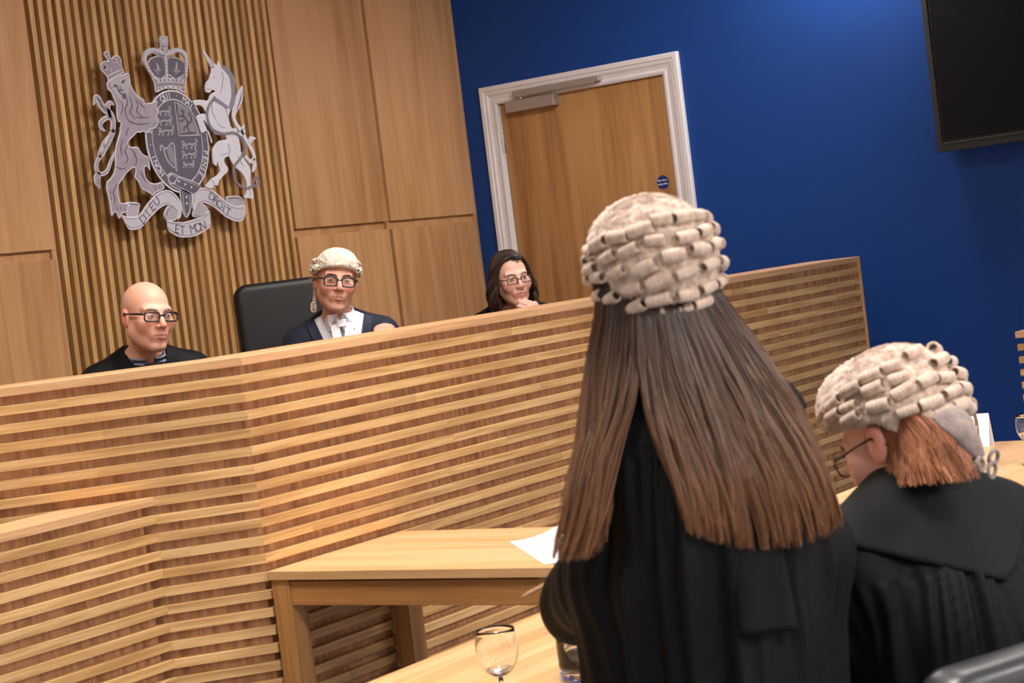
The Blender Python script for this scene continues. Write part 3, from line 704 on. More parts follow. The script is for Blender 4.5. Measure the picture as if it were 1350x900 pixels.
# three passant lions, twice (first and fourth quarters)
LP = [[(-58, 16), (-44, 20), (-38, 10), (-52, 4), (-40, 0), (-20, 4), (0, 8), (20, 4), (36, 10), (46, 2), (40, -10)],
      [(-46, 2), (-52, -12), (-60, -14)], [(-30, 0), (-26, -14), (-34, -16)], [(14, 2), (10, -14), (2, -16)], [(30, 4), (36, -12), (28, -16)],
      [(40, 8), (52, 18), (44, 28), (54, 32)]]
for (ox, oz, s) in ((-96, 118, .9), (-100, 72, .98), (-96, 24, .98), (52, -44, .98), (42, -92, .95), (28, -140, .72)):
    for l in LP:
        stroke(mb, [(ox + x * s, oz + y * s, 6.5 if 0 < i < len(l) - 1 else 3) for i, (x, y) in enumerate(l)], 0.022, 0.0238, sub=3)
mb.build('passant_lions', A_RIB2, sh)
# second quarter: bordered field with a rampant lion
mb = MB()
q2 = [(-18, 2), (118, 2)] + [(CX + 156 * math.cos(a), CZ + 192 * math.sin(a)) for a in np.linspace(0.12, 1.52, 14)]
q2 = np.array(q2, float)
slab(mb, [q2, inset(q2, 7)[::-1]], 0.022, 0.0236); slab(mb, [inset(q2, 13), inset(q2, 17)[::-1]], 0.022, 0.0236)
mb.build('double_border', A_RIB2, sh)
mb = MB()
slab(mb, [inset(q2, 21)], 0.022, 0.0230); mb.build('pale_quarter', A_MID, sh)
mb = MB()
for l in ([(10, 120), (22, 128), (30, 116), (24, 100), (40, 88), (52, 66), (44, 40), (56, 22)], [(24, 100), (4, 96), (-2, 106)], [(34, 88), (10, 74), (2, 82)], [(46, 52), (24, 44), (18, 26)], [(52, 66), (74, 72), (80, 96), (68, 108), (78, 120)]):
    stroke(mb, [(x + 6, y, 11 if 0 < i < len(l) - 1 else 5) for i, (x, y) in enumerate(l)], 0.0225, 0.0242, sub=3)
mb.build('rampant_lion', A_LINE, sh)
# third quarter: harp
mb = MB()
stroke(mb, [(-150, -66, 8), (-152, -46, 8), (-138, -42, 8), (-126, -56, 7), (-100, -50, 7), (-76, -32, 8), (-60, -38, 8), (-56, -56, 8)], 0.022, 0.024)
stroke(mb, [(-130, -58, 8), (-126, -90, 8), (-108, -124, 8), (-80, -146, 8), (-62, -152, 8)], 0.022, 0.024)
stroke(mb, [(-58, -52, 9), (-60, -100, 9), (-64, -168, 9)], 0.022, 0.024, sub=2)
mb.build('harp', A_RIB2, sh)
mb = MB(); slab(mb, [np.array([(-112, -62), (-70, -44), (-66, -140), (-96, -120)], float)], 0.0222, 0.0232); mb.build('harp_strings', A_MID, sh)
# lettering round the garter
def arc_text(txt, th0, th1, rx, rz, size, mat, d, parent):
    mb = MB(); n = len(txt)
    for i, c in enumerate(txt):
        if c == ' ': continue
        th = th0 + (th1 - th0) * i / (n - 1)
        px, pz = CX + rx * math.cos(th), CZ + rz * math.sin(th)
        tx, tz = rx * math.sin(th), -rz * math.cos(th); L_ = math.hypot(tx, tz); tx /= L_; tz /= L_
        nx, nz = -tz, tx
        v, f = text_mesh(c, size, bold=0.0)
        if not len(v): continue
        mb.add([((px + tx * q[0] * 1000 + nx * (q[1] * 1000 - size * 350)) / 1000, -d - q[2], (pz + tz * q[0] * 1000 + nz * (q[1] * 1000 - size * 350)) / 1000) for q in v], f)
    mb.build('garter_lettering', mat, parent)
arc_text('HONI \u00b7 SOIT \u00b7 QUI \u00b7 MAL \u00b7 Y \u00b7 PENSE', math.radians(222), math.radians(-46), 189, 225, 0.040, EDGE, 0.0230, sh)
# strap and pendant end of the garter
st = cut('garter_strap', ['strap', 'pendant'], A_DARK, 0.022, th=0.004, ins=4)
lines('strap_drawing', EDGE, st, DRAW['strapl'], d=0.0278, w=2.5)
mb = MB()
for j in DRAW['stud']:
    mb.tube([(j[0][0] / 1000, -0.0265, j[0][1] / 1000), (j[0][0] / 1000, -0.0285, j[0][1] / 1000)], 0.0055, 10)
mb.build('eyelets', EDGE, st)
b4 = np.array(ARMS['buckle'], float)
mb = MB(); slab(mb, [b4, inset(b4, 8)[::-1]], 0.026, 0.0305); mb.build('buckle', A_RIB, st)

# ribbon with the motto
for k_ in ('ribLfold', 'ribRfold', 'ribLcurl', 'ribRcurl'): cut('ribbon_fold', [k_], A_RIB2, 0.010, ins=4)
rb = cut('motto_ribbon', ['ribC'], A_RIB, 0.016, ins=4)
for k_ in ('ribL', 'ribR'): cut('motto_ribbon', [k_], A_RIB, 0.016, ins=4)
lines('ribbon_drawing', A_MID, rb, DRAW['riblines'], d=0.0238, w=3.2)
def path_text(txt, pts, size, mat, d, parent):
    c = catmull(pts, 8, closed=False)
    sg_ = np.concatenate([[0], np.cumsum(np.linalg.norm(np.diff(c, axis=0), axis=1))])
    mb = MB(); n = len(txt)
    for i, ch_ in enumerate(txt):
        if ch_ == ' ': continue
        s = sg_[-1] * i / (n - 1)
        f = lambda s_: np.array([np.interp(s_, sg_, c[:, 0]), np.interp(s_, sg_, c[:, 1])])
        p_ = f(s); t_ = f(min(s + 6, sg_[-1])) - f(max(s - 6, 0)); t_ /= np.linalg.norm(t_)
        v, fc = text_mesh(ch_, size, bold=0.0)
        nx, nz = -t_[1], t_[0]
        mb.add([((p_[0] + t_[0] * q[0] * 1000 + nx * (q[1] * 1000 - size * 350)) / 1000, -d - q[2], (p_[1] + t_[1] * q[0] * 1000 + nz * (q[1] * 1000 - size * 350)) / 1000) for q in v], fc)
    mb.build('motto_lettering', mat, parent)
path_text('DIEU', ARMS['tDIEU'], 0.062, A_LINE, 0.0235, rb)
path_text('ET MON', ARMS['tETMON'], 0.062, A_LINE, 0.0235, rb)
path_text('DROIT', ARMS['tDROIT'], 0.060, A_LINE, 0.0235, rb)

# ------------------------------------------------------------------ chairs
def rounded_panel(w, h, d, r, seg=8, puff=0.0):
    """upholstered slab standing in x-z, thickness along y"""
    bm = bmesh.new()
    bmesh.ops.create_cube(bm, size=1)
    for v in bm.verts: v.co = (v.co.x * w, v.co.y * d, v.co.z * h)
    vert = [e for e in bm.edges if abs(e.verts[0].co.y - e.verts[1].co.y) > d * .5]
    bmesh.ops.bevel(bm, geom=vert, offset=r, segments=seg, affect='EDGES', profile=0.5)
    rim = [e for e in bm.edges if abs(e.verts[0].co.y - e.verts[1].co.y) < 1e-5]
    bmesh.ops.bevel(bm, geom=rim, offset=d * .42, segments=5, affect='EDGES', profile=0.6)
    return bm

def office_chair(loc, rz, label, mat, back_h=0.66, back_w=0.5, back_z=0.55, tip=0.12, arms_=True):
    """faces -y locally"""
    t = empty('office_chair', loc, rz, label, 'chair')
    def up(name, bm, M, m=mat):
        mb = MB(); mb.bm(bm, 0, M); o = mb.build(name, m, t); autosmooth(o, 0.9); return o
    up('backrest', rounded_panel(back_w, back_h, 0.085, 0.06), Matrix.Translation((0, 0.25 + tip * .4, back_z + back_h / 2)) @ Matrix.Rotation(-tip, 4, 'X'))
    up('seat', rounded_panel(0.5, 0.48, 0.09, 0.07), Matrix.Translation((0, 0.0, 0.45)) @ Matrix.Rotation(PI / 2, 4, 'X'))
    if arms_:
        for sx in (-1, 1):
            mb = MB(); mb.tube([(sx * .27, .16, .46), (sx * .285, .17, .60), (sx * .285, .10, .66), (sx * .285, -.16, .66), (sx * .275, -.2, .60), (sx * .26, -.16, .46)], 0.016, 10)
            autosmooth(mb.build('armrest', BLACK_PLASTIC, t), 1.0)
    mb = MB(); mb.tube([(0, 0, .09), (0, 0, .42)], 0.028, 16); mb.build('gas_column', STEEL, t, smooth=False)
    mb = MB()
    for k in range(5):
        a = 2 * PI * k / 5 + .3
        mb.tube([(0, 0, .11), (.28 * math.cos(a), .28 * math.sin(a), .075)], [0.026, 0.016], 8)
    mb.build('star_base', BLACK_PLASTIC, t)
    for k in range(5):
        a = 2 * PI * k / 5 + .3; c = Vector((.28 * math.cos(a), .28 * math.sin(a), .03)); n_ = Vector((-math.sin(a), math.cos(a), 0))
        mb = MB(); mb.tube([c - n_ * .02, c + n_ * .02], 0.03, 14); mb.build('caster', BLACK_PLASTIC, t)
    return t
office_chair(U(-0.845, 7.93, DAIS), -YR + math.radians(14), 'black leather high-backed chair behind the bewigged judge', LEATHER, back_h=0.68, back_w=0.475, back_z=0.615)
office_chair(U(0.572, 2.905, 0.0), -YR + PI + math.radians(33), 'black leather chair back at the bottom right corner, behind the seated barrister', GREYLEATHER, back_h=0.46, back_w=0.63, back_z=0.540, tip=0.1, arms_=False)

# ------------------------------------------------------------------ lights: ceiling panels, wall washer
def area_light(name, loc, size, power, spread=2.4, col=(1, 0.96, 0.92), sizey=None):
    l = bpy.data.lights.new(name, 'AREA'); l.energy = power; l.color = col; l.size = size
    if sizey: l.shape = 'RECTANGLE'; l.size_y = sizey
    l.spread = spread
    o = bpy.data.objects.new(name, l); o.location = loc; COL.objects.link(o); return o
for (x, y, p_) in [(-5.0, -5.6, 110), (-2.2, -5.8, 130), (0.6, -5.8, 130), (3.2, -5.2, 110), (-5.0, -2.6, 45), (-1.8, -2.4, 34), (0.9, -2.2, 40), (-1.6, -0.2, 34), (0.6, -0.6, 30)]:
    area_light('ceiling_panel_light', (x, y, RZ - .02), 0.6, p_)
for (x, y, p_, tx, ty) in [(0.2, -0.3, 12, -0.2, 1.0), (1.6, -0.3, 15, 0.1, 1.0), (3.0, -0.2, 13, 0.2, 1.0), (3.0, 0.6, 6, 1.1, 0.3), (-2.0, 0.3, 14, 0, 0.9)]:      # unseen fill lamps added to brighten the panelled wall and the door
    o = area_light('wall_fill_light', (x, y, RZ - .10), 0.3, p_, spread=2.0)
    o.rotation_euler = Vector((-tx, -ty, 1)).to_track_quat('Z', 'Y').to_euler()
area_light('wall_wash_light', (4.70, -0.02, RZ - .03), 0.34, 24, spread=2.9)
w = bpy.data.worlds.new('world'); SC.world = w; w.use_nodes = True
w.node_tree.nodes['Background'].inputs[0].default_value = (0.5, 0.5, 0.5, 1); w.node_tree.nodes['Background'].inputs[1].default_value = 0.05

# ------------------------------------------------------------------ camera
cam = bpy.data.cameras.new('camera'); co = bpy.data.objects.new('camera', cam); COL.objects.link(co)
cam.sensor_width = 36; cam.lens = 36 * 2537 / 1350
pitch, roll = math.radians(-2.345), math.radians(-7.07)
r_ = Vector((1, 0, 0)); fw = Vector((0, math.cos(pitch), math.sin(pitch))); up_ = Vector((0, -math.sin(pitch), math.cos(pitch)))
r2 = r_ * math.cos(roll) + up_ * math.sin(roll); u2 = up_ * math.cos(roll) - r_ * math.sin(roll)
RW = Matrix.Rotation(-YR, 3, 'Z')
m3 = RW @ Matrix((r2, u2, -fw)).transposed()
co.matrix_world = Matrix.Translation(U(0, 0, 1.6)) @ m3.to_4x4()
cam.dof.use_dof = True; cam.dof.focus_distance = 7.6; cam.dof.aperture_fstop = 11
cam.clip_start = 0.05
SC.camera = co
SC.view_settings.view_transform = 'Standard'; SC.view_settings.look = 'None'
SC.view_settings.gamma = 1; SC.view_settings.use_curve_mapping = False
SC.view_settings.exposure = 0.29

# ================================================================== people: signed-distance sculpting, meshed with surface nets
def near(P, c, r, fn):
    """evaluate fn only close to c; elsewhere a safe distance"""
    q = np.linalg.norm(P - v3(*c), axis=1)
    d = (q - r * .62).astype(np.float32)
    m = q < r
    if m.any(): d[m] = np.minimum(fn(P[m]), r)
    return d
def v3(*a): return np.array(a, dtype=np.float32)
def sph(P, c, r): return np.linalg.norm(P - v3(*c), axis=1) - r
def ell(P, c, r):
    q = (P - v3(*c)) / v3(*r)
    k0 = np.linalg.norm(q, axis=1); k1 = np.linalg.norm(q / v3(*r), axis=1) + 1e-9
    return k0 * (k0 - 1) / k1
def cap(P, a, b, r1, r2=None):
    r2 = r1 if r2 is None else r2
    a = v3(*a); b = v3(*b); ab = b - a
    t = np.clip(((P - a) @ ab) / (ab @ ab + 1e-12), 0, 1)
    return np.linalg.norm(P - a - t[:, None] * ab, axis=1) - (r1 + (r2 - r1) * t)
def rbox(P, c, h, r):
    q = np.abs(P - v3(*c)) - (v3(*h) - r)
    return np.linalg.norm(np.maximum(q, 0), axis=1) + np.minimum(q.max(1), 0) - r
def smin(a, b, k):
    h = np.clip(0.5 + 0.5 * (b - a) / k, 0, 1)
    return b * (1 - h) + a * h - k * h * (1 - h)
def smax(a, b, k): return -smin(-a, -b, k)
def sym(P):
    Q = P.copy(); Q[:, 0] = np.abs(Q[:, 0]); return Q
def chain(P, pts, rs, k=0.01):
    d = None
    for i in range(len(pts) - 1):
        e = cap(P, pts[i], pts[i + 1], rs[i], rs[i + 1])
        d = e if d is None else smin(d, e, k)
    return d

def sdf_mesh(f, lo, hi, h):
    """surface nets with coarse block culling"""
    lo = np.array(lo, float); hi = np.array(hi, float)
    B = 8
    nb = np.ceil((hi - lo) / (h * B)).astype(int)
    n = nb * B + 1
    V = np.full(n, 1.0, dtype=np.float32)
    g = np.stack(np.meshgrid(*[np.arange(k) for k in nb], indexing='ij'), -1).reshape(-1, 3)
    cen = (lo + (g * B + B / 2) * h).astype(np.float32)
    dc = f(cen)
    rad = h * B * 0.5 * 1.7321 * 1.35 + h
    act = g[np.abs(dc) < rad]
    for (i, j, k), d in zip(g, dc):
        if d < 0: V[i * B:i * B + B + 1, j * B:j * B + B + 1, k * B:k * B + B + 1] = -1.0
    loc = np.stack(np.meshgrid(*[np.arange(B + 1)] * 3, indexing='ij'), -1).reshape(-1, 3)
    CH = 400
    for s in range(0, len(act), CH):
        a = act[s:s + CH]
        idx = (a[:, None, :] * B + loc[None]).reshape(-1, 3)
        d = f((lo + idx * h).astype(np.float32))
        V[idx[:, 0], idx[:, 1], idx[:, 2]] = d
    S = V < 0
    # cells with a sign change
    c8 = [(a, b, c) for a in (0, 1) for b in (0, 1) for c in (0, 1)]
    m = n - 1
    cnt = np.zeros(m, dtype=np.int8)
    for (a, b, c) in c8: cnt += S[a:a + m[0], b:b + m[1], c:c + m[2]]
    cells = np.argwhere((cnt > 0) & (cnt < 8))
    ids = -np.ones(m, dtype=np.int64); ids[cells[:, 0], cells[:, 1], cells[:, 2]] = np.arange(len(cells))
    acc = np.zeros((len(cells), 3)); w = np.zeros(len(cells))
    for p in range(8):
        for q in range(p + 1, 8):
            dlt = np.array(c8[q]) - np.array(c8[p])
            if np.abs(dlt).sum() != 1: continue
            A = cells + c8[p]; Bq = cells + c8[q]
            va = V[A[:, 0], A[:, 1], A[:, 2]]; vb = V[Bq[:, 0], Bq[:, 1], Bq[:, 2]]
            ok = (va < 0) != (vb < 0)
            t = np.clip(va / (va - vb + 1e-12), 0, 1)
            pos = A + t[:, None] * dlt
            acc[ok] += pos[ok]; w[ok] += 1
    verts = lo + (acc / w[:, None]) * h
    faces = []
    for ax in range(3):
        u, v = (ax + 1) % 3, (ax + 2) % 3
        sl0 = [slice(None)] * 3; sl1 = [slice(None)] * 3
        sl0[ax] = slice(0, -1); sl1[ax] = slice(1, None)
        E = np.argwhere(S[tuple(sl0)] != S[tuple(sl1)])
        E = E[(E[:, u] > 0) & (E[:, v] > 0) & (E[:, u] < m[u]) & (E[:, v] < m[v])]
        neg = S[E[:, 0], E[:, 1], E[:, 2]]
        def cid(du, dv):
            C = E.copy(); C[:, u] += du; C[:, v] += dv
            return ids[C[:, 0], C[:, 1], C[:, 2]]
        q = np.stack([cid(-1, -1), cid(0, -1), cid(0, 0), cid(-1, 0)], 1)
        q[~neg] = q[~neg][:, ::-1]
        faces.append(q[(q >= 0).all(1)])
    return verts, np.concatenate(faces)

def vnormals(v, f):
    fn = np.cross(v[f[:, 2]] - v[f[:, 0]], v[f[:, 3]] - v[f[:, 1]])
    n = np.zeros_like(v)
    for k in range(4): np.add.at(n, f[:, k], fn)
    return n / (np.linalg.norm(n, axis=1)[:, None] + 1e-12)

def rot(yaw=0, pitch=0, roll=0):
    """head/limb turn: yaw about z (towards own left +), pitch down +, roll towards own left shoulder +; face looks along -y"""
    return np.array((Matrix.Rotation(yaw, 3, 'Z') @ Matrix.Rotation(pitch, 3, 'X') @ Matrix.Rotation(roll, 3, 'Y')), dtype=np.float32)

class Fr:
    """local frame inside a person"""
    def __init__(s, o, R): s.o = v3(*o); s.R = np.asarray(R, dtype=np.float32)
    def to(s, P): return (P - s.o) @ s.R          # person -> local
    def out(s, p): return s.o + np.asarray(p, dtype=np.float32) @ s.R.T
    def mat(s): return Matrix.Translation(Vector(s.o.tolist())) @ Matrix(s.R.tolist()).to_4x4()

def head_sdf(P, jaw=1.0, wide=1.0, nose=1.0, ears=True, fem=0.0):
    P = P / v3(wide, 1, 1)
    Q = sym(P)
    d = ell(P, (0, .018, .038), (.074, .094, .084))
    d = smin(d, ell(P, (0, -.02, -.03), (.0625, .066, .082)), .03)
    d = smin(d, cap(Q, (.047 * jaw, .004, -.048), (.014, -.062, -.096), .021, .017), .03)
    d = smin(d, ell(P, (0, -.073, -.097), (.020 * jaw, .016, .015)), .016)
    d = smin(d, ell(Q, (.043, -.060, -.020), (.023, .020, .026)), .022)
    d = smin(d, cap(Q, (.0, -.082, .027), (.044, -.065, .029), .0085 - .002 * fem), .018)
    d = smax(d, -ell(Q, (.031, -.1005, .007), (.019, .0165, .0115)), .012)
    d = smin(d, sph(Q, (.031, -.0735, .007), .0134), .0035)
    d = smax(d, -ell(Q, (.031, -.0885, .0068), (.0115, .0055, .0027)), .0018)
    d = smin(d, cap(P, (0, -.084, .018), (0, -.107 * nose, -.024), .0075, .0108), .012)
    d = smin(d, ell(Q, (.0115, -.0965, -.0275), (.0085, .0095, .0075)), .006)
    d = smin(d, ell(P, (0, -.080, -.057), (.030, .0145, .022)), .018)
    d = smin(d, cap(Q, (0, -.0985, -.0535), (.025, -.0835, -.0585), .0050, .0030), .004)
    d = smin(d, cap(Q, (0, -.0975, -.0650), (.021, -.0855, -.0635), .0062, .0035), .004)
    d = smax(d, -cap(Q, (0, -.1055, -.0588), (.028, -.0875, -.0612), .0030, .0018), .002)
    d = smax(d, -cap(Q, (.020, -.1005, -.036), (.033, -.090, -.058), .0025, .0018), .006)
    if ears:
        e = ell(Q @ v3([1, 0, 0], [0, .97, .24], [0, -.24, .97]).reshape(3, 3), (.077, .012, .000), (.0085, .019, .032))
        e = smax(e, -ell(Q, (.0885, .006, .004), (.010, .010, .017)), .004)
        d = smin(d, e, .006)
    return d

def hand_sdf(H, curl=(.5, .6, .6, .7), spread=0.06, thumb=(0.6, 0.2), side=1):
    """H in hand space: wrist at origin, fingers run +y, back of hand +z, thumb on +x*side"""
    H = H * v3(side, 1, 1)
    d = cap(H, (0, -.02, 0), (0, .012, 0), .024, .026)
    d = smin(d, rbox(H, (0.0, .05, 0), (.038, .045, .0135), .012), .02)
    base = [(.029, .090, .002), (.010, .096, .004), (-.010, .092, .003), (-.028, .084, 0)]
    L = [(.042, .026, .021), (.046, .029, .022), (.043, .027, .021), (.034, .020, .019)]
    for i in range(4):
        p = np.array(base[i], float); a = 0.0
        yaw = (1.5 - i) * spread
        for s in range(3):
            a += curl[i] * (0.9 if s == 0 else 1.15)
            q = p + L[i][s] * np.array([math.sin(yaw) * math.cos(a), math.cos(yaw) * math.cos(a), -math.sin(a)])
            d = smin(d, cap(H, p, q, .0090 - .0006 * s - (.001 if i == 3 else 0), .0084 - .0008 * s - (.001 if i == 3 else 0)), .004 if s else .007)
            p = q
    a, b = thumb
    p0 = np.array([.022, .018, -.006]); p1 = p0 + .042 * np.array([math.sin(a), math.cos(a) * math.cos(b), -math.sin(b)])
    p2 = p1 + .032 * np.array([math.sin(a * .55), math.cos(a * .55) * math.cos(b * 1.6), -math.sin(b * 1.6)])
    p3 = p2 + .026 * np.array([math.sin(a * .2), math.cos(a * .2) * math.cos(b * 2), -math.sin(b * 2)])
    d = smin(d, cap(H, p0, p1, .0145, .0115), .012)
    d = smin(d, cap(H, p1, p2, .0112, .0100), .004); d = smin(d, cap(H, p2, p3, .0100, .0082), .004)
    return d

def mixc(a, b, t): return a * (1 - t[:, None]) + b * t[:, None]
def srgb(*c): return np.array(lin(*c)[:3])

def skin_paint(L, base, lip, flush=0.35, stubble=None, beardshade=0.0):
    """pigment by head-local position: lips, cheeks, nose, short hair at the sides"""
    Q = sym(L.astype(np.float32))
    c = np.repeat(base[None], len(L), 0)
    red = base * np.array([1.0, 0.72, 0.68])
    f = np.exp(-((Q[:, 0] - .043) ** 2 / .018 ** 2 + (Q[:, 1] + .075) ** 2 / .035 ** 2 + (Q[:, 2] + .025) ** 2 / .022 ** 2))
    f += np.exp(-((Q[:, 0]) ** 2 / .013 ** 2 + (Q[:, 1] + .11) ** 2 / .02 ** 2 + (Q[:, 2] + .02) ** 2 / .012 ** 2))
    f += 0.9 * (Q[:, 0] > .072) * (np.abs(Q[:, 2]) < .035)
    c = mixc(c, red, np.clip(f * flush * 2, 0, 1))
    lp = np.exp(-(np.clip(Q[:, 0] - .018, 0, 1) ** 2 / .008 ** 2 + ((Q[:, 2] + .0592) / .0088) ** 4)) * (Q[:, 1] < -.074)
    c = mixc(c, lip, np.clip(lp, 0, 1) * .85)
    ml = np.exp(-((Q[:, 2] + .0590 + .09 * np.clip(Q[:, 0] - .01, 0, 1)) / .0022) ** 2) * (Q[:, 0] < .027) * (Q[:, 1] < -.074)
    c = mixc(c, lip * .35, np.clip(ml, 0, 1) * .8)
    dk = np.exp(-((Q[:, 0] - .031) ** 2 / .02 ** 2 + (Q[:, 2] - .006) ** 2 / .012 ** 2)) * (Q[:, 1] < -.06)
    c = mixc(c, base * np.array([.78, .66, .64]), dk * .45)
    if beardshade:
        b = np.clip((-.03 - Q[:, 2]) / .02, 0, 1) * (Q[:, 1] < .0)
        c = mixc(c, base * np.array([.8, .78, .8]), b * beardshade)
    if stubble is not None:
        s = np.clip((Q[:, 0] - .045) / .02 + np.clip((Q[:, 1] - .05) / .03, 0, 1), 0, 1) * np.clip((Q[:, 1] + .01) / .02, 0, 1) * np.clip((.075 - Q[:, 2]) / .03, 0, 1) * np.clip((Q[:, 2] + .035) / .015, 0, 1) * (Q[:, 0] < .0745 + .03 * (Q[:, 1] > .03))
        c = mixc(c, stubble, s * .75)
    return np.concatenate([c, np.ones((len(c), 1))], 1)

SKIN = attr_mat('skin', rough=0.46, sss=0.08, bump=(500, 0.06, 0.001), spec=0.35)
EYE = attr_mat('eye', rough=0.12, spec=0.5)
BROW_D = simple('eyebrow_brown', lin(74, 54, 42), 0.7)
BROW_G = simple('eyebrow_grey', lin(128, 112, 100), 0.7)
FRAME_D = simple('spectacle_frame_dark', lin(24, 20, 20), 0.3)
FRAME_B = simple('spectacle_frame_bronze', lin(64, 50, 42), 0.35, metal=0.4)
GOWN = simple('black_gown_cloth', lin(8, 8, 9), 0.68, spec=0.16, bump=(700, 0.15, 0.001))
GOWN2 = simple('black_yoke_cloth', lin(9, 9, 10), 0.7, spec=0.16, bump=(700, 0.15, 0.001))
NAVY = simple('navy_coat_cloth', lin(30, 33, 48), 0.75, spec=0.25, bump=(700, 0.15, 0.001))
NAVY_L = simple('navy_lapel', lin(24, 28, 50), 0.6, spec=0.3)
LINEN = simple('white_linen', lin(240, 240, 244), 0.75, bump=(300, 0.1, 0.001))
STRIPE = simple('striped_shirt_dark', lin(38, 38, 50), 0.7)
STRIPE_L = simple('shirt_stripe_pale', lin(120, 124, 150), 0.7)
WIGM = None
def horsehair(name, c1, c2):
    m, t, b = nt_mat(name)
    tc = N(t, 'ShaderNodeTexCoord')
    n1 = N(t, 'ShaderNodeTexNoise'); n1.inputs['Scale'].default_value = 60; n1.inputs['Detail'].default_value = 4
    t.links.new(tc.outputs['Object'], n1.inputs['Vector'])
    mp = N(t, 'ShaderNodeMapping'); mp.inputs['Scale'].default_value = (900, 60, 60)
    t.links.new(tc.outputs['Object'], mp.inputs['Vector'])
    n2 = N(t, 'ShaderNodeTexNoise'); n2.inputs['Scale'].default_value = 1; n2.inputs['Detail'].default_value = 2
    t.links.new(mp.outputs[0], n2.inputs['Vector'])
    ad = N(t, 'ShaderNodeMath', operation='MULTIPLY_ADD'); ad.inputs[1].default_value = 0.6
    t.links.new(n2.outputs['Fac'], ad.inputs[0]); t.links.new(n1.outputs['Fac'], ad.inputs[2])
    rp = N(t, 'ShaderNodeValToRGB'); rp.color_ramp.elements[0].position = 0.55; rp.color_ramp.elements[1].position = 1.02
    rp.color_ramp.elements[0].color = c2; rp.color_ramp.elements[1].color = c1
    t.links.new(ad.outputs[0], rp.inputs[0]); t.links.new(rp.outputs[0], b.inputs['Base Color'])
    b.inputs['Roughness'].default_value = 0.75; b.inputs['Specular IOR Level'].default_value = 0.25
    b.inputs['Sheen Weight'].default_value = 0.2
    bp = N(t, 'ShaderNodeBump'); bp.inputs['Strength'].default_value = 0.5; bp.inputs['Distance'].default_value = 0.002
    t.links.new(n2.outputs['Fac'], bp.inputs['Height']); t.links.new(bp.outputs[0], b.inputs['Normal'])
    return m
WIG_CREAM = horsehair('horsehair_cream', lin(224, 200, 182), lin(168, 142, 124))
WIG_WHITE = horsehair('horsehair_white', lin(232, 222, 206), lin(198, 182, 162))
WIG_GREY = horsehair('horsehair_grey_lace', lin(146, 130, 124), lin(108, 94, 90))

def place(o, fr): o.matrix_local = fr.mat(); return o

def strand_mesh(name, C, R, mat, parent, k=3):
    """C (N,S,3) centre lines, R (N,S) radii -> thin tapered tubes"""
    Nn, S, _ = C.shape
    t = np.gradient(C, axis=1); t /= np.linalg.norm(t, axis=2, keepdims=True) + 1e-9
    ref = np.broadcast_to(np.array([0.31, 0.9, 0.29]), t.shape)
    u = np.cross(t, ref); u /= np.linalg.norm(u, axis=2, keepdims=True) + 1e-9
    w = np.cross(t, u)
    vs = np.stack([C + R[..., None] * (u * math.cos(2 * PI * q / k) + w * math.sin(2 * PI * q / k)) for q in range(k)], 2)  # N,S,k,3
    base = (np.arange(Nn) * S * k)[:, None, None]
    i = np.arange(S - 1)[None, :, None] * k; q = np.arange(k)[None, None, :]; q2 = (q + 1) % k
    f = np.stack([base + i + q, base + i + q2, base + i + k + q2, base + i + k + q], -1).reshape(-1, 4)
    along = np.broadcast_to(np.linspace(0, 1, S)[None, :, None], (Nn, S, k)).ravel()
    st = np.broadcast_to(rng.random(Nn)[:, None, None], (Nn, S, k)).ravel()
    return mesh_obj(name, vs.reshape(-1, 3), f, mat, parent, smooth=True, vfl={'along': along, 'strand': st})

def resample(G, S):
    """smooth guide through control points"""
    c = catmull3(G, 8)
    s = np.concatenate([[0], np.cumsum(np.linalg.norm(np.diff(c, axis=0), axis=1))])
    q = np.linspace(0, s[-1], S)
    return np.stack([np.interp(q, s, c[:, a]) for a in range(3)], 1)
def catmull3(P, sub):
    P = np.asarray(P, float); n = len(P); out = []
    for i in range(n - 1):
        p0 = P[max(i - 1, 0)]; p1 = P[i]; p2 = P[i + 1]; p3 = P[min(i + 2, n - 1)]
        for k in range(sub):
            t = k / sub
            out.append(0.5 * ((2 * p1) + (-p0 + p2) * t + (2 * p0 - 5 * p1 + 4 * p2 - p3) * t * t + (-p0 + 3 * p1 - 3 * p2 + p3) * t ** 3))
    out.append(P[-1]); return np.array(out)

def eyes(person, fr, iris, wide=1.0, look=0.0):
    for sx in (-1, 1):
        bm = bmesh.new(); bmesh.ops.create_uvsphere(bm, u_segments=24, v_segments=16, radius=0.0118)
        v = np.array([p.co for p in bm.verts]); f = [[q.index for q in p.verts] for p in bm.faces]; bm.free()
        ax = np.array([math.sin(look), -math.cos(look), 0.0])
        cs = (v @ ax) / 0.0118
        col = np.where((cs > .74)[:, None], iris, srgb(236, 230, 226)); col = np.where((cs > .95)[:, None], srgb(16, 14, 14), col)
        o = mesh_obj('eye', v + np.array([sx * .031 * wide, -.0745, .0068]), f, EYE, person, True, vcol=np.concatenate([col, np.ones((len(v), 1))], 1))
        place(o, fr)

def brows(person, fr, mat, wide=1.0, r=0.0032, raise_=0.0):
    for sx in (-1, 1):
        mb = MB()
        pts = [(sx * x * wide, y, z + raise_) for x, y, z in ((.013, -.0925, .0245), (.024, -.0915, .0285), (.037, -.083, .0295), (.049, -.0705, .0255))]
        mb.tube(catmull3(pts, 5).tolist(), np.interp(np.linspace(0, 3, 16), [0, 1, 2, 3], [r * .8, r * 1.1, r, r * .35]).tolist(), 8)
        place(mb.build('eyebrow', mat, person, smooth=True), fr)

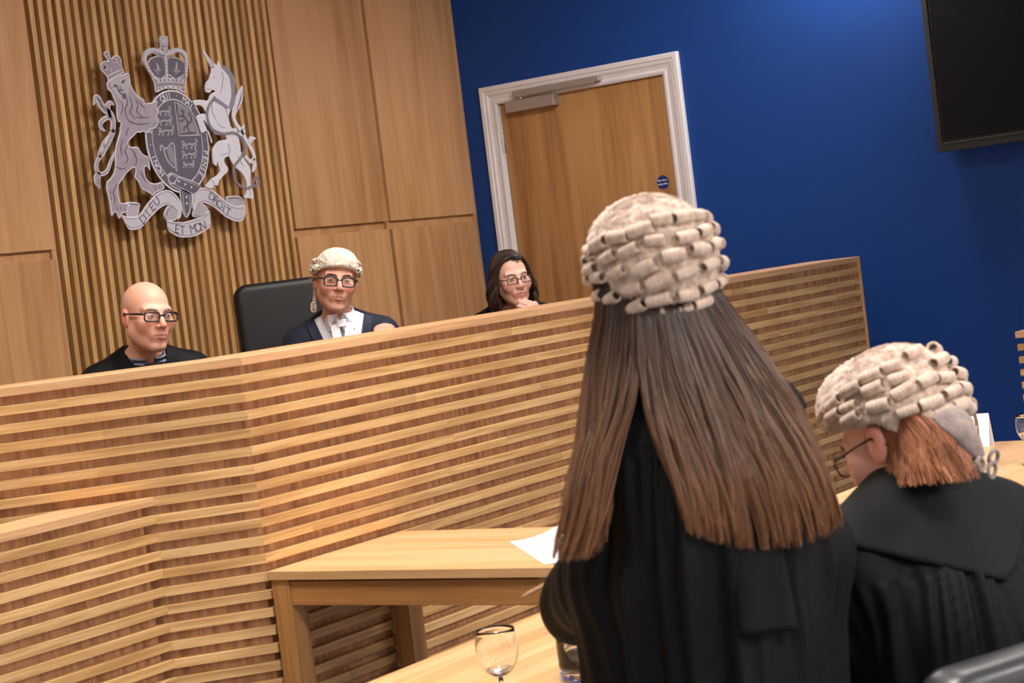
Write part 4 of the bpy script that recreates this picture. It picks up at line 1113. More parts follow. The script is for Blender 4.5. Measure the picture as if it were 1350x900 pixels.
def spectacles(person, fr, mat, wide=1.0, w=0.049, h=0.029, r=0.0021, z=0.004, y=-0.099, temple_drop=0.0):
    mb = MB()
    for sx in (-1, 1):
        ring = []
        cx = sx * (w / 2 + .0085)
        for k in range(40):
            a = 2 * PI * k / 40
            e = 0.5
            px = cx + (w / 2) * abs(math.cos(a)) ** e * (1 if math.cos(a) > 0 else -1)
            pz = z + (h / 2) * abs(math.sin(a)) ** e * (1 if math.sin(a) > 0 else -1) - .002 * (math.sin(a) < 0) * 0
            ring.append((px * wide, y + .22 * max(0, abs(px) - .03) ** 1.0 * 0.9, pz))
        mb.tube(ring, r, 8, closed=True)
        hx = (w + .0085) * wide
        hy = y + .2 * (hx - .03)
        mb.tube([(sx * hx, hy, z + h * .28), (sx * (hx + .007), hy + .012, z + h * .3), (sx * .078 * wide, -.03, z + .009), (sx * .0795 * wide, .008, z + .009), (sx * .0775 * wide, .03, z - .012)], [r * 1.25, r * 1.25, r, r, r * .8], 8)
    mb.tube([(-.0095 * wide, y + .001, z + h * .12), (0, y - .003, z + h * .2), (.0095 * wide, y + .001, z + h * .12)], r, 8)
    g = mb.build('spectacles', mat, person, smooth=True); place(g, fr)
    for sx in (-1, 1):
        cx = sx * (w / 2 + .0085); vs = []
        for k in range(40):
            a = 2 * PI * k / 40; e = 0.5
            px = cx + (w / 2 - .001) * abs(math.cos(a)) ** e * (1 if math.cos(a) > 0 else -1)
            pz = z + (h / 2 - .001) * abs(math.sin(a)) ** e * (1 if math.sin(a) > 0 else -1)
            vs.append((px * wide, y + .2 * max(0, abs(px) - .03), pz))
        m2 = MB(); m2.add(vs, [tuple(range(40))]); m2.build('lens', LENS, g)
    return g

# ------------------------------------------------------------------ barrister's wig
def curl_mesh(L=0.0325, r=0.0090, wall=0.0034):
    """one rolled horsehair curl, axis x, open dark ends, slightly spiral"""
    n = 20; prof = [(-L / 2 + .0015, r - wall), (-L / 2, r - wall * .55), (-L / 2 + .0012, r - .0006), (-L * .3, r * 1.02), (0, r * 1.0), (L * .3, r * 1.02), (L / 2 - .0012, r - .0006), (L / 2, r - wall * .55), (L / 2 - .0015, r - wall), (L * .3, r - wall), (0, r - wall), (-L * .3, r - wall)]
    vs = []; fs = []; m = len(prof)
    for (x, q) in prof:
        for k in range(n):
            a = 2 * PI * k / n
            vs.append((x, q * math.cos(a), q * math.sin(a)))
    for i in range(m):
        j = (i + 1) % m
        for k in range(n):
            l = (k + 1) % n
            fs.append((i * n + k, j * n + k, j * n + l, i * n + l))
    return vs, fs
WC, WR = np.array([0, .014, .036]), np.array([.089, .110, .096])
def wig_surf(az, el, off=0.0):
    """az 0 = straight back, + towards own left; el up"""
    d = np.array([math.sin(az) * math.cos(el), math.cos(az) * math.cos(el), math.sin(el)])
    p = WC + WR * d; n = d / WR; n /= np.linalg.norm(n)
    return p + n * off, n

def make_wig(person, fr, mat, rows, seed=1, frizz=1.0, scale=1.0):
    rd = random.Random(seed)
    def f(P):
        d = ell(P, WC, WR)
        d = smin(d, ell(P, (0, -.03, .075), (.075, .066, .058)), .02)
        yy = P[:, 1]
        cut = np.where(yy < .035, .058 - .30 * (yy + .09), .058 - .30 * .125 - 1.55 * (yy - .035)) - P[:, 2]
        d = smax(d, cut, .006)
        d = smax(d, -(head_sdf(P, ears=False) - .002), .002)
        return d
    v, fc = sdf_mesh(f, (-.11, -.12, -.13), (.11, .14, .15), .0042)
    n = vnormals(v, fc)
    ph = v * 260
    bump = np.sin(ph[:, 0] * 1.1 + 2 * np.sin(ph[:, 1] * .7)) * np.sin(ph[:, 1] * 1.2 + 1.5 * np.sin(ph[:, 2] * .8)) * np.sin(ph[:, 2] * 1.15 + 2 * np.sin(ph[:, 0] * .6))
    v = v + n * (bump * .0026 * frizz + rng.normal(0, .0005, len(v)))[:, None]
    wig = mesh_obj('wig', v, fc, mat, person, True); place(wig, fr)
    wig.matrix_local = fr.mat() @ Matrix.Diagonal((scale, scale, scale, 1))
    # loose frizz over the crown and brow
    K = 1500
    az = rng.uniform(-PI, PI, K); el = rng.uniform(.25, 1.5, K)
    base = []
    for a, e in zip(az, el):
        p, nn = wig_surf(a, e, -.001)
        if p[1] < -.05: p[2] = max(p[2], .066); p = p + np.array([0, -.004, 0])
        base.append(np.concatenate([p, nn]))
    base = np.array(base); P0 = base[:, :3]; NN = base[:, 3:]
    T = rng.normal(0, 1, (K, 3)); T -= NN * (T * NN).sum(1)[:, None]; T /= np.linalg.norm(T, axis=1)[:, None]
    s = np.linspace(0, 1, 6)[None, :, None]
    ln = rng.uniform(.008, .018, K)[:, None, None]
    C = P0[:, None] + T[:, None] * s * ln + NN[:, None] * (np.sin(s * PI) * .0034 * frizz)
    Rr = np.full((K, 6), .00042) * np.linspace(1, .6, 6)
    fz = strand_mesh('frizz', C, Rr, mat, wig); fz['kind'] = 'stuff'
    # rows of curls
    vs, fs = curl_mesh()
    cm = bpy.data.meshes.new('curl'); cm.from_pydata(vs, [], fs); cm.polygons.foreach_set('use_smooth', np.ones(len(cm.polygons), dtype=bool)); cm.materials.append(mat)
    for (el, azmax, step, az0, droop) in rows:
        a = -azmax + az0
        while a <= azmax + 1e-6:
            if rd.random() > .06:
                aa = math.radians(a + rd.uniform(-3, 3)); ee = math.radians(el - droop * (abs(a) / 100) ** 2 + rd.uniform(-2.6, 2.6))
                p, nn = wig_surf(aa, ee, .0045)
                t, _ = wig_surf(aa + .02, ee, .0045); tx = Vector(t - p).normalized()
                nz = Vector(nn); by = nz.cross(tx).normalized(); nz = tx.cross(by)
                Rm = Matrix((tx, by, nz)).transposed().to_4x4()
                sc = rd.uniform(.88, 1.1)
                o = bpy.data.objects.new('curl', cm)
                COL.objects.link(o); o.parent = wig
                o.matrix_local = Matrix.Translation(Vector(p)) @ Rm @ Matrix.Rotation(rd.uniform(-.22, .22), 4, 'Z') @ Matrix.Diagonal((sc * rd.uniform(.9, 1.08), sc, sc, 1))
            a += step
    # hair dressed flat between the rows, ending in a bound lower edge
    return wig

# ------------------------------------------------------------------ figures
def person_at(X, Y, Z, phi, label, name='person'):
    return empty(name, U(X, Y, Z), -YR + phi, label, 'person')

def fold(v, n, amp, kx=1.0, seed=0, z0=0.2, z1=1.3, cx=0.0, cy=0.05, gather=0.0, zy=1.2):
    """cloth folds hanging down: ridges run along z, growing downward"""
    a = np.arctan2(v[:, 0] - cx, v[:, 1] - cy)
    z = v[:, 2]
    g = np.clip((z1 - z) / (z1 - z0), 0, 1)
    s = (np.sin(9 * kx * a + 1.7 * np.sin(4 * z + seed) + seed) + .6 * np.sin(15 * kx * a + 2.3 * np.sin(3 * z + 2 + seed) + 2.1 * seed)
         + .45 * np.sin(23 * kx * a + 5 * z + seed * 3.1) + .5 * np.sin(5 * a + 7 * z + seed))
    hz = .5 * np.sin(26 * z + 3 * a + seed) * np.clip(1 - g, 0, 1)
    pl = gather * np.sin(44 * a + 1.5 * np.sin(9 * a)) * np.exp(-((zy - z) / .09) ** 2) * (z < zy + .03)
    return v + n * ((s * (.25 + .75 * g) + hz) * amp + pl)[:, None]

def mound(P, zs, sw, cy=.06, w=.165, dpt=.115):
    """clothed chest, shoulders and the slope up to the neck"""
    Q = sym(P)
    d = ell(P, (0, cy, zs - .20), (w, dpt, .27))
    d = smin(d, cap(P, (-(sw - .045), cy, zs - .055), (sw - .045, cy, zs - .055), .052), .06)
    d = smin(d, cap(Q, (.042, cy - .005, zs + .012), (sw - .03, cy, zs - .045), .046, .05), .04)
    return d

def seated_judge(X, Y, zeye, yaw, hrot, hy, zs, sw, label, arms_, extra_hand=None, jaw=1.0, wide=1.0, fem=0, skin=(228, 178, 152), lip=(196, 122, 112), stubble=None, beard=0.0, robe_mat=None, nose=1.0, flush=.35, neck_open=.0, vneck=None):
    phi = math.atan2(-X, Y) + yaw
    p = person_at(X, Y, DAIS, phi, label)
    R = rot(*hrot)
    fr = Fr((0, hy, zeye - DAIS - .007), R)
    cy = .07
    hands = []
    def to_local(q):
        c, s = math.cos(phi), math.sin(phi); dx, dy = q[0] - X, q[1] - Y
        return (c * dx + s * dy, -s * dx + c * dy, q[2] - DAIS)
    A = []
    for a in arms_:
        A.append(dict(a))
    def body(P):
        d = near(P, fr.o, .26, lambda q: head_sdf(fr.to(q), jaw, wide, nose, True, fem))
        nk = fr.out((0, .022, -.055))
        d = smin(d, cap(P, nk, (0, cy - .01, zs - .01), .047 - .005 * fem, .058 - .006 * fem), .02)
        d = smin(d, mound(P, zs - .018, sw - .018, cy, .15, .10), .03)
        for a in A:
            d = smin(d, chain(P, a['pts'], a['rs'], .02), .03)
            d = smin(d, near(P, a['fr'].o, .34, lambda q: hand_sdf(a['fr'].to(q), **a['hand'])), .012)
        d = smin(d, chain(P, [(.09, cy, .56), (.1, -.34, .55), (.1, -.36, .1)], [.085, .06, .045]), .05)
        d = smin(d, chain(P, [(-.09, cy, .56), (-.1, -.34, .55), (-.1, -.36, .1)], [.085, .06, .045]), .05)
        d = smin(d, cap(P, (.1, -.34, .045), (.1, -.50, .03), .042, .032), .03)
        d = smin(d, cap(P, (-.1, -.34, .045), (-.1, -.50, .03), .042, .032), .03)
        return d
    v, f = sdf_mesh(body, (-.45, -.85, 0), (.45, .32, fr.o[2] + .15), .0034)
    L = (v - fr.o) @ fr.R
    col = skin_paint(L, srgb(*skin), srgb(*lip), flush, None if stubble is None else srgb(*stubble), beard)
    dark = v[:, 2] < .62
    col[dark, :3] = srgb(24, 24, 26)
    mesh_obj('body', v, f, SKIN, p, True, vcol=col)
    def robe(P):
        d = mound(P, zs, sw, cy)
        for a in A:
            k = a['pts']; r = a.get('sleeve', [.062, .06, .058])
            d = smin(d, chain(P, k, r, .03), .045)
        d = smin(d, cap(P, (0, cy, zs - .4), (0, cy, .55), .15, .2), .06)
        d = smin(d, cap(sym(P), (.09, cy, .56), (.11, -.34, .55), .115, .09), .06)
        d = smin(d, cap(sym(P), (.11, -.34, .55), (.11, -.35, .22), .09, .1), .05)
        return d
    def robe_open(P):
        d = robe(P)
        nz = zs + .035
        d = smax(d, -cap(P, (0, cy - .03, zs), (0, cy - .06, zs + .2), .058 + neck_open, .09), .008)
        if vneck:
            z0, sl = vneck
            wv = np.maximum((P[:, 2] - z0) * sl, -1)
            g = np.maximum(np.abs(P[:, 0]) - wv, P[:, 1] - cy + .02)
            d = smax(d, -g, .006)
        return d
    v, f = sdf_mesh(robe_open, (-.5, -.85, .1), (.5, .4, zs + .12), .006)
    n = vnormals(v, f)
    v = fold(v, n, .0032, seed=zs * 7, z0=.5, z1=zs + .1, cy=cy)
    mesh_obj('gown', v, f, robe_mat or GOWN, p, True)
    return p, fr, robe, dict(cy=cy, zs=zs, sw=sw, phi=phi, to_local=to_local)

def ring_collar(name, person, c, r0, r1, h, mat, tilt=0.12, gap=0.0, thick=.004, front=0.0):
    """turned-up collar round the neck, open by 'gap' radians at the front"""
    mb = MB(); n = 48; vs = []; fs = []
    for i in range(n + 1):
        a = -PI / 2 + gap / 2 + (2 * PI - gap) * i / n
        fr_ = max(0, -math.sin(a))
        for (r, z) in ((r0, 0), (r1, h * (1 - .35 * fr_) + front * fr_), (r1 - thick, h * (1 - .35 * fr_) + front * fr_), (r0 - thick, 0)):
            y = r * math.sin(a)
            vs.append((c[0] + r * math.cos(a), c[1] + y * 1.05, c[2] + z + tilt * y))
    for i in range(n):
        for k in range(4):
            l = (k + 1) % 4
            fs.append((i * 4 + k, i * 4 + l, (i + 1) * 4 + l, (i + 1) * 4 + k))
    fs += [(3, 2, 1, 0), (n * 4, n * 4 + 1, n * 4 + 2, n * 4 + 3)]
    mb.add(vs, fs)
    return autosmooth(mb.build(name, mat, person), 0.8)

def hand_frame(o, ydir, zdir):
    y = np.array(ydir, float); y /= np.linalg.norm(y)
    z = np.array(zdir, float); z -= y * (z @ y); z /= np.linalg.norm(z)
    x = np.cross(y, z)
    return Fr(o, np.stack([x, y, z], 1))
def arm(sw, zs, cy, side, elbow, wrist, ydir, zdir, hand):
    fr = hand_frame(wrist, ydir, zdir)
    return dict(pts=[(side * (sw - .03), cy, zs - .07), elbow, wrist], rs=[.048, .038, .027], fr=fr, hand=hand)

# --- bald man with dark glasses, far left
zs = 1.065; sw = .20
A1 = [arm(sw, zs, .07, 1, (.25, -.10, .80), (.10, -.34, .775), (-.5, -.6, -.05), (0, 0, 1), dict(side=-1, curl=(.25, .25, .3, .35))),
      arm(sw, zs, .07, -1, (-.25, -.10, .80), (-.10, -.36, .775), (.5, -.6, -.05), (0, 0, 1), dict(side=1, curl=(.25, .25, .3, .35)))]
p, fr, robe, inf = seated_judge(-1.247, 6.62, 1.572, math.radians(16), (math.radians(13), math.radians(4), math.radians(6)), -.045, zs, sw,
    'bald man in black-framed glasses and dark gown, seated behind the bench at left', A1, jaw=1.04, wide=1.03, skin=(214, 160, 136), lip=(198, 124, 112), stubble=(176, 164, 156), flush=.5, nose=1.03, neck_open=.006)
eyes(p, fr, srgb(96, 104, 110), 1.03, look=.1); brows(p, fr, BROW_G, 1.03, r=.0028)
spectacles(p, fr, FRAME_D, 1.06, w=.051, h=.030, r=.0031)
ring_collar('shirt_collar', p, (0, .045, 1.055), .074, .066, .052, STRIPE, tilt=.25, gap=.5)
ring_collar('collar_stripe', p, (0, .045, 1.072), .0755, .0715, .006, STRIPE_L, tilt=.25, gap=.5, thick=.002)
ring_collar('collar_stripe', p, (0, .045, 1.088), .0735, .0700, .006, STRIPE_L, tilt=.25, gap=.5, thick=.002)
mb = MB(); mb.box(-.035, .035, -.055, -.047, .97, 1.06, .003); mb.box(-.003, .003, -.058, -.05, .97, 1.06, .001); mb.build('shirt_front', STRIPE, p)

# --- judge in wig, wing collar and bands
zs = 1.09; sw = .195
X, Y = -.655, 7.5
phi = math.atan2(-X, Y) + math.radians(4)
def tl_(q, X=X, Y=Y, phi=phi):
    c, s = math.cos(phi), math.sin(phi); dx, dy = q[0] - X, q[1] - Y
    return (c * dx + s * dy, -s * dx + c * dy, q[2] - DAIS)
wr_ = tl_((-.46, 7.06, 1.414))
A2 = [arm(sw, zs, .07, 1, (.27, -.10, .83), wr_, (-.12, -1, -.10), (0, -.1, 1), dict(side=-1, curl=(.45, .5, .5, .55))) | dict(sleeve=[.06, .052, .034]),
      arm(sw, zs, .07, -1, (-.26, -.06, .80), (-.12, -.34, .775), (.5, -.6, -.05), (0, 0, 1), dict(side=1, curl=(.25, .25, .3, .35)))]
p, fr, robe, inf = seated_judge(X, Y, 1.612, math.radians(4), (math.radians(5), math.radians(0), math.radians(11)), -.02, zs, sw,
    'judge in white wig, dark glasses, navy coat and white bands, at bench centre', A2, jaw=.98, wide=1.0, skin=(210, 154, 130), lip=(186, 116, 106), flush=.45, beard=.25, robe_mat=NAVY, nose=1.06, vneck=(zs - .30, .30), neck_open=.006)
eyes(p, fr, srgb(96, 90, 76), 1.0, look=.0); brows(p, fr, BROW_D, 1.0, r=.0034, raise_=-.001)
spectacles(p, fr, FRAME_D, 1.04, w=.048, h=.034, r=.0030, z=.001)
make_wig(p, fr, WIG_WHITE, [(26, 128, 16, 0, 0), (11, 128, 15, 8, 0), (-3, 112, 14, 0, -8), (-17, 70, 14, 7, 0), (-30, 55, 14, 0, 0)], seed=4)
# side tail of the wig
mb = MB(); mb.tube([fr.out((-.068, .05, -.02)).tolist(), fr.out((-.068, .05, -.06)).tolist(), fr.out((-.074, .035, -.085)).tolist()], [.010, .009, .008], 10)
for k in range(3):
    c = fr.out((-.076, .028 - .004 * k, -.092 - .009 * k)); mb.tube([tuple(c + np.array([.009 * math.cos(a), 0, .009 * math.sin(a)])) for a in np.linspace(0, 2 * PI, 14)[:-1]], .0036, 6, closed=True)
mb.build('wig_tail', WIG_CREAM, p, smooth=True)
hs = [((.070, .030, .005), (.072, .04, -.03)), ((-.070, .030, .005), (-.072, .04, -.03))]
ring_collar('wing_collar', p, (0, .045, 1.082), .073, .062, .066, LINEN, tilt=.20, gap=.14, front=.010)
mb = MB()
for sx in (-1, 1):
    mb.add([(sx * .010, -.036, 1.129), (sx * .050, -.030, 1.127), (sx * .046, -.052, 1.089), (sx * .010, -.040, 1.135), (sx * .050, -.034, 1.133), (sx * .046, -.057, 1.092)], [(0, 1, 2), (5, 4, 3), (0, 2, 5, 3), (1, 4, 5, 2), (0, 3, 4, 1)])
mb.build('collar_wing', LINEN, p)
def shirt(P):
    d = robe(P) + .007
    return smax(d, np.maximum(np.abs(P[:, 0]) - .13, np.maximum(P[:, 1] - .05, .66 - P[:, 2])), .005)
v, f = sdf_mesh(shirt, (-.16, -.2, .6), (.16, .12, 1.2), .006); mesh_obj('shirt_front', v, f, LINEN, p, True)
mb = MB()
for sx, t_ in ((-1, .10), (1, .10)):
    bm = bmesh.new(); bmesh.ops.create_cube(bm, size=1)
    for q in bm.verts:
        z = q.co.z
        q.co = (q.co.x * (.030 if z > 0 else .044), q.co.y * .004, q.co.z * .15)
    bmesh.ops.bevel(bm, geom=bm.edges[:], offset=.0015, segments=2, affect='EDGES')
    mb.bm(bm, 0, Matrix.Translation((sx * .021, -.069, 1.022)) @ Matrix.Rotation(sx * t_, 4, 'Y') @ Matrix.Rotation(-.16, 4, 'X'))
mb.box(-.018, .018, -.066, -.044, 1.082, 1.112, .004)
mb.build('white_bands', LINEN, p)
def lapel(P, s):
    d = robe(P) - .005
    d = np.maximum(d, -(robe(P) + .002))
    e = s * P[:, 0] - ((P[:, 2] - (zs - .30)) * .30 - .002)
    wdt = np.clip((P[:, 2] - .785) * .26, .005, .058) * np.where(P[:, 2] > 1.03, .72, 1.0)
    return np.maximum(d, np.maximum(np.maximum(-e, e - wdt), np.maximum(P[:, 1] - .03, .79 - P[:, 2])))
for s_ in (-1, 1):
    v, f = sdf_mesh(lambda P: lapel(P, s_), (-.2, -.2, .75), (.2, .1, 1.2), .0035); mesh_obj('lapel', v, f, NAVY_L, p, True)

# --- woman with brown hair, chin on hand
zs = 1.03; sw = .18
A3 = [arm(sw, zs, .07, 1, (.17, -.26, .775), (.096, -.152, .974), (-.42, .02, .72), (.50, -.84, .12), dict(side=-1, curl=(.95, .95, 1.0, 1.05), spread=.03, thumb=(.5, .5))),
      arm(sw, zs, .07, -1, (-.24, -.10, .80), (-.08, -.34, .775), (.6, -.4, -.05), (0, 0, 1), dict(side=1, curl=(.25, .25, .3, .35)))]
p, fr, robe, inf = seated_judge(.027, 8.5, 1.530, math.radians(8), (math.radians(12), math.radians(3), math.radians(-4)), -.04, zs, sw,
    'woman with wavy brown hair and thin glasses, chin on hand, behind the bench', A3, jaw=.92, wide=.98, fem=1, skin=(224, 174, 154), lip=(204, 122, 116), flush=.35, nose=.98, neck_open=.01, vneck=(zs - .2, .25))
eyes(p, fr, srgb(92, 96, 90), .98, look=.1); brows(p, fr, BROW_D, .98, r=.0021)
spectacles(p, fr, FRAME_B, 1.0, w=.047, h=.027, r=.0020, z=.001)
mb = MB(); mb.box(-.04, .04, .0, .006, .9, 1.05, .003); mb.build('blouse', LINEN, p)
HAIR_DK = hair_mat('dark_brown_hair', lin(58, 42, 36), lin(86, 60, 46), rough=.38)
def scalp(P):
    d = ell(P, (0, .020, .040), (.083, .102, .092))
    d = smin(d, ell(P, (0, .035, -.03), (.085, .075, .085)), .03)
    face = np.maximum(P[:, 1] + .035 + .35 * np.maximum(P[:, 2] - .02, 0) * 0, P[:, 2] - .085 + .0 * P[:, 0])
    hl = np.maximum(P[:, 1] + .012, P[:, 2] - (.098 - 6.5 * P[:, 0] ** 2))
    return smax(d, -hl, .008)
v, f = sdf_mesh(scalp, (-.12, -.12, -.14), (.12, .16, .16), .004)
hb = mesh_obj('hair', v, f, HAIR_DK, p, True, vfl={'along': np.clip((.08 - v[:, 2]) / .25, 0, 1), 'strand': rng.random(len(v)) * .3 + .3}); place(hb, fr)
K = 1500; S = 16
a = rng.uniform(math.radians(58), math.radians(302), K)       # 0 = front
fb = np.abs(a - PI) / PI
px0 = rng.normal(0.012, .010, K)
start = np.stack([px0 * .8, -.052 + .09 * (1 - np.clip((np.abs(np.sin(a)) * (np.cos(a) > -.2)) + .6 * (np.cos(a) > .2), 0, 1)) + rng.normal(0, .008, K), np.full(K, .0)], 1)
tt = np.linspace(0, 1, S)
C = np.zeros((K, S, 3))
for i in range(K):
    ex = .087 + rng.normal(0, .003); ey = .104 + rng.normal(0, .003)
    side = np.array([math.sin(a[i]) * ex, -math.cos(a[i]) * ey + .02, .0])
    if side[1] < -.030: side = np.array([math.copysign(.078, math.sin(a[i])) , -.034 + rng.normal(0, .006), .0])
    top = start[i].copy(); top[2] = .04 + .094 * math.sqrt(max(0.05, 1 - (top[0] / .085) ** 2 - ((top[1] - .02) / .105) ** 2))
    ang = np.clip(tt / .45, 0, 1) * PI / 2
    c = top[None] * (1 - np.sin(ang))[:, None] + side[None] * np.sin(ang)[:, None]
    c[:, 2] = (top[2]) * np.cos(ang) + .035 * np.sin(ang) * (1 - np.sin(ang) * 1) + 0.0
    c[:, 2] = .02 + (top[2] - .02) * np.cos(ang)
    low = np.clip((tt - .45) / .55, 0, 1)
    ln = rng.uniform(.10, .165)
    c[:, 2] -= low * ln
    flare = .012 * np.sin(low * PI * .9) + .010 * low
    c[:, 0] += np.sign(side[0]) * flare * abs(math.sin(a[i])); c[:, 1] += flare * (-math.cos(a[i])) * (side[1] > 0)
    wv = .012 * np.sin(low * 10 + a[i] * 7) * low ** .7
    c[:, 0] += wv; c[:, 1] += wv * .7 + rng.normal(0, .0015)
    C[i] = c
Rr = np.full((K, S), .0013) * np.linspace(1, .55, S)
hs = strand_mesh('hair_strands', C, Rr, HAIR_DK, hb); hs['kind'] = 'stuff'

# --- standing barrister, seen from behind
ST = person_at(.230, 2.70, 0, math.radians(-168.5), 'standing barrister seen from behind, very long brown hair under a cream wig, black gown')
hfr = Fr((.014, -.008, 1.538), rot(math.radians(-3), math.radians(2), math.radians(9)))
zs = 1.405; sw = .138; cy = .03
lw = (.140, -.265, 1.098); rw = (-.10, -.28, 1.06)
LH = hand_frame(lw, (-.25, -.9, .25), (.9, -.2, .35)); RH = hand_frame(rw, (.35, -.9, .1), (-.8, -.3, .5))
def st_body(P):
    d = near(P, hfr.o, .26, lambda q: head_sdf(hfr.to(q), .9, .98, 1, True, 1))
    d = smin(d, cap(P, hfr.out((0, .02, -.05)), (0, cy - .01, zs), .046, .054), .02)
    d = smin(d, mound(P, zs - .02, sw - .02, cy, .115, .09), .03)
    d = smin(d, cap(P, (0, cy, 1.15), (0, cy, .92), .11, .135), .06)
    for s, w, H, sd in ((1, lw, LH, -1), (-1, rw, RH, 1)):
        d = smin(d, chain(P, [(s * (sw - .03), cy, zs - .07), (s * .150, cy - .01, 1.13), w], [.046, .036, .026], .02), .03)
        d = smin(d, near(P, H.o, .34, lambda q: hand_sdf(H.to(q), curl=(.7, .75, .8, .85), side=sd, thumb=(.35, .5))), .012)
        d = smin(d, chain(P, [(s * .085, cy, .88), (s * .09, cy - .01, .48), (s * .09, cy + .01, .09)], [.088, .058, .042], .03), .05)
        d = smin(d, cap(P, (s * .09, cy + .02, .05), (s * .095, cy - .15, .03), .042, .03), .03)
    return d
v, f = sdf_mesh(st_body, (-.4, -.55, 0), (.4, .3, 1.72), .0042)
col = skin_paint((v - hfr.o) @ hfr.R, srgb(236, 188, 166), srgb(200, 124, 116))
col[v[:, 2] < .9, :3] = srgb(24, 24, 26)
mesh_obj('body', v, f, SKIN, ST, True, vcol=col)
def st_gown(P):
    Q = sym(P)
    d = ell(P, (0, cy, zs - .20), (.132, .118, .27))
    d = smin(d, cap(Q, (0, cy, zs - .04), (.098, cy, zs - .075), .046, .046), .06)
    d = smin(d, cap(Q, (.04, cy - .005, zs + .010), (.095, cy, zs - .06), .046, .044), .04)
    d = smin(d, cap(P, (0, cy + .01, 1.2), (0, cy + .01, .35), .130, .18), .08)
    for s, w in ((1, lw), (-1, rw)):
        d = smin(d, cap(P, (s * .100, cy, zs - .085), (s * .124, cy - .01, 1.16), .046, .062), .05)
        d = smin(d, cap(P, (s * .122, cy - .01, 1.16), (w[0] - s * .01, w[1] + .06, w[2] - .02), .064, .072), .04)
        d = smin(d, cap(P, (s * .128, cy - .02, 1.13), (s * .112, cy - .06, .82), .064, .07), .05)
    d = smax(d, -cap(P, (0, cy - .02, zs + .01), (0, cy - .05, zs + .2), .052, .08), .01)
    return d
v, f = sdf_mesh(st_gown, (-.42, -.5, .1), (.42, .42, 1.5), .0062)
n = vnormals(v, f)
v = fold(v, n, .0105, kx=1.3, seed=1.7, z0=.75, z1=1.36, cy=cy, gather=.004, zy=1.29)
mesh_obj('gown', v, f, GOWN, ST, True)
def st_yoke(P):
    d = st_gown(P) - .006
    return smax(d, 1.315 + .30 * np.maximum(np.abs(P[:, 0]) - .05, 0) - P[:, 2], .006)
v, f = sdf_mesh(st_yoke, (-.3, -.3, 1.2), (.3, .35, 1.5), .006)
mesh_obj('gown_yoke', v, f, GOWN2, ST, True)
# gathered streamer hanging at the back
mb = MB(); vs = []; fs = []
nx, nz = 12, 14
for d_ in (0, 1):
    for j in range(nz):
        for i in range(nx):
            u = i / (nx - 1); w_ = j / (nz - 1)
            x = .016 - .072 * u - .010 * w_ * (u - .3); z = 1.205 - .13 * w_ - .004 * u
            y = .178 + .012 * math.sin(u * 7 + w_) * .3 + .010 * w_ - (.004 if d_ else 0) + .008 * math.sin(PI * u)
            vs.append((x, y, z))
K0 = nx * nz
for j in range(nz - 1):
    for i in range(nx - 1):
        q = j * nx + i
        fs.append((q, q + 1, q + nx + 1, q + nx)); fs.append((K0 + q, K0 + q + nx, K0 + q + nx + 1, K0 + q + 1))
for i in range(nx - 1):
    fs.append((i, K0 + i, K0 + i + 1, i + 1)); q = (nz - 1) * nx + i; fs.append((q, q + 1, K0 + q + 1, K0 + q))
for j in range(nz - 1):
    q = j * nx; fs.append((q, q + nx, K0 + q + nx, K0 + q)); q = j * nx + nx - 1; fs.append((q, K0 + q, K0 + q + nx, q + nx))
mb.add(vs, fs); mb.build('gown_streamer', GOWN2, ST, smooth=True)
make_wig(ST, hfr, WIG_CREAM, [(31, 118, 23, 0, 9), (15, 122, 24, 11, 6), (0, 122, 24, 0, 0), (-15, 92, 24, 11, 0), (-30, 80, 25, 0, 0), (-44, 66, 28, 10, 0), (-57, 40, 34, 0, 0)], seed=8)
HAIR_LONG = hair_mat('long_brown_hair', lin(52, 38, 31), lin(134, 90, 60), rough=.38, var=.5, spec=.4)
GL = [[[0.1104, 0.0269, 1.5231], [0.1327, 0.0224, 1.4573], [0.1604, 0.0554, 1.3888], [0.1919, 0.0973, 1.3132], [0.2134, 0.1123, 1.2461], [0.2293, 0.1091, 1.197]], [[0.1027, 0.0527, 1.5168], [0.1229, 0.063, 1.4466], [0.1457, 0.0874, 1.3833], [0.1775, 0.1196, 1.313], [0.1969, 0.1301, 1.2456], [0.2198, 0.1303, 1.1963]], [[0.0875, 0.0654, 1.5107], [0.1044, 0.0813, 1.4446], [0.1267, 0.1057, 1.3867], [0.1588, 0.1282, 1.3212], [0.1765, 0.144, 1.2542], [0.1942, 0.1452, 1.1983]], [[0.0761, 0.0774, 1.5083], [0.0883, 0.0942, 1.448], [0.1038, 0.1152, 1.4046], [0.1315, 0.1289, 1.3479], [0.1585, 0.1476, 1.2721], [0.1806, 0.1479, 1.2127]]]
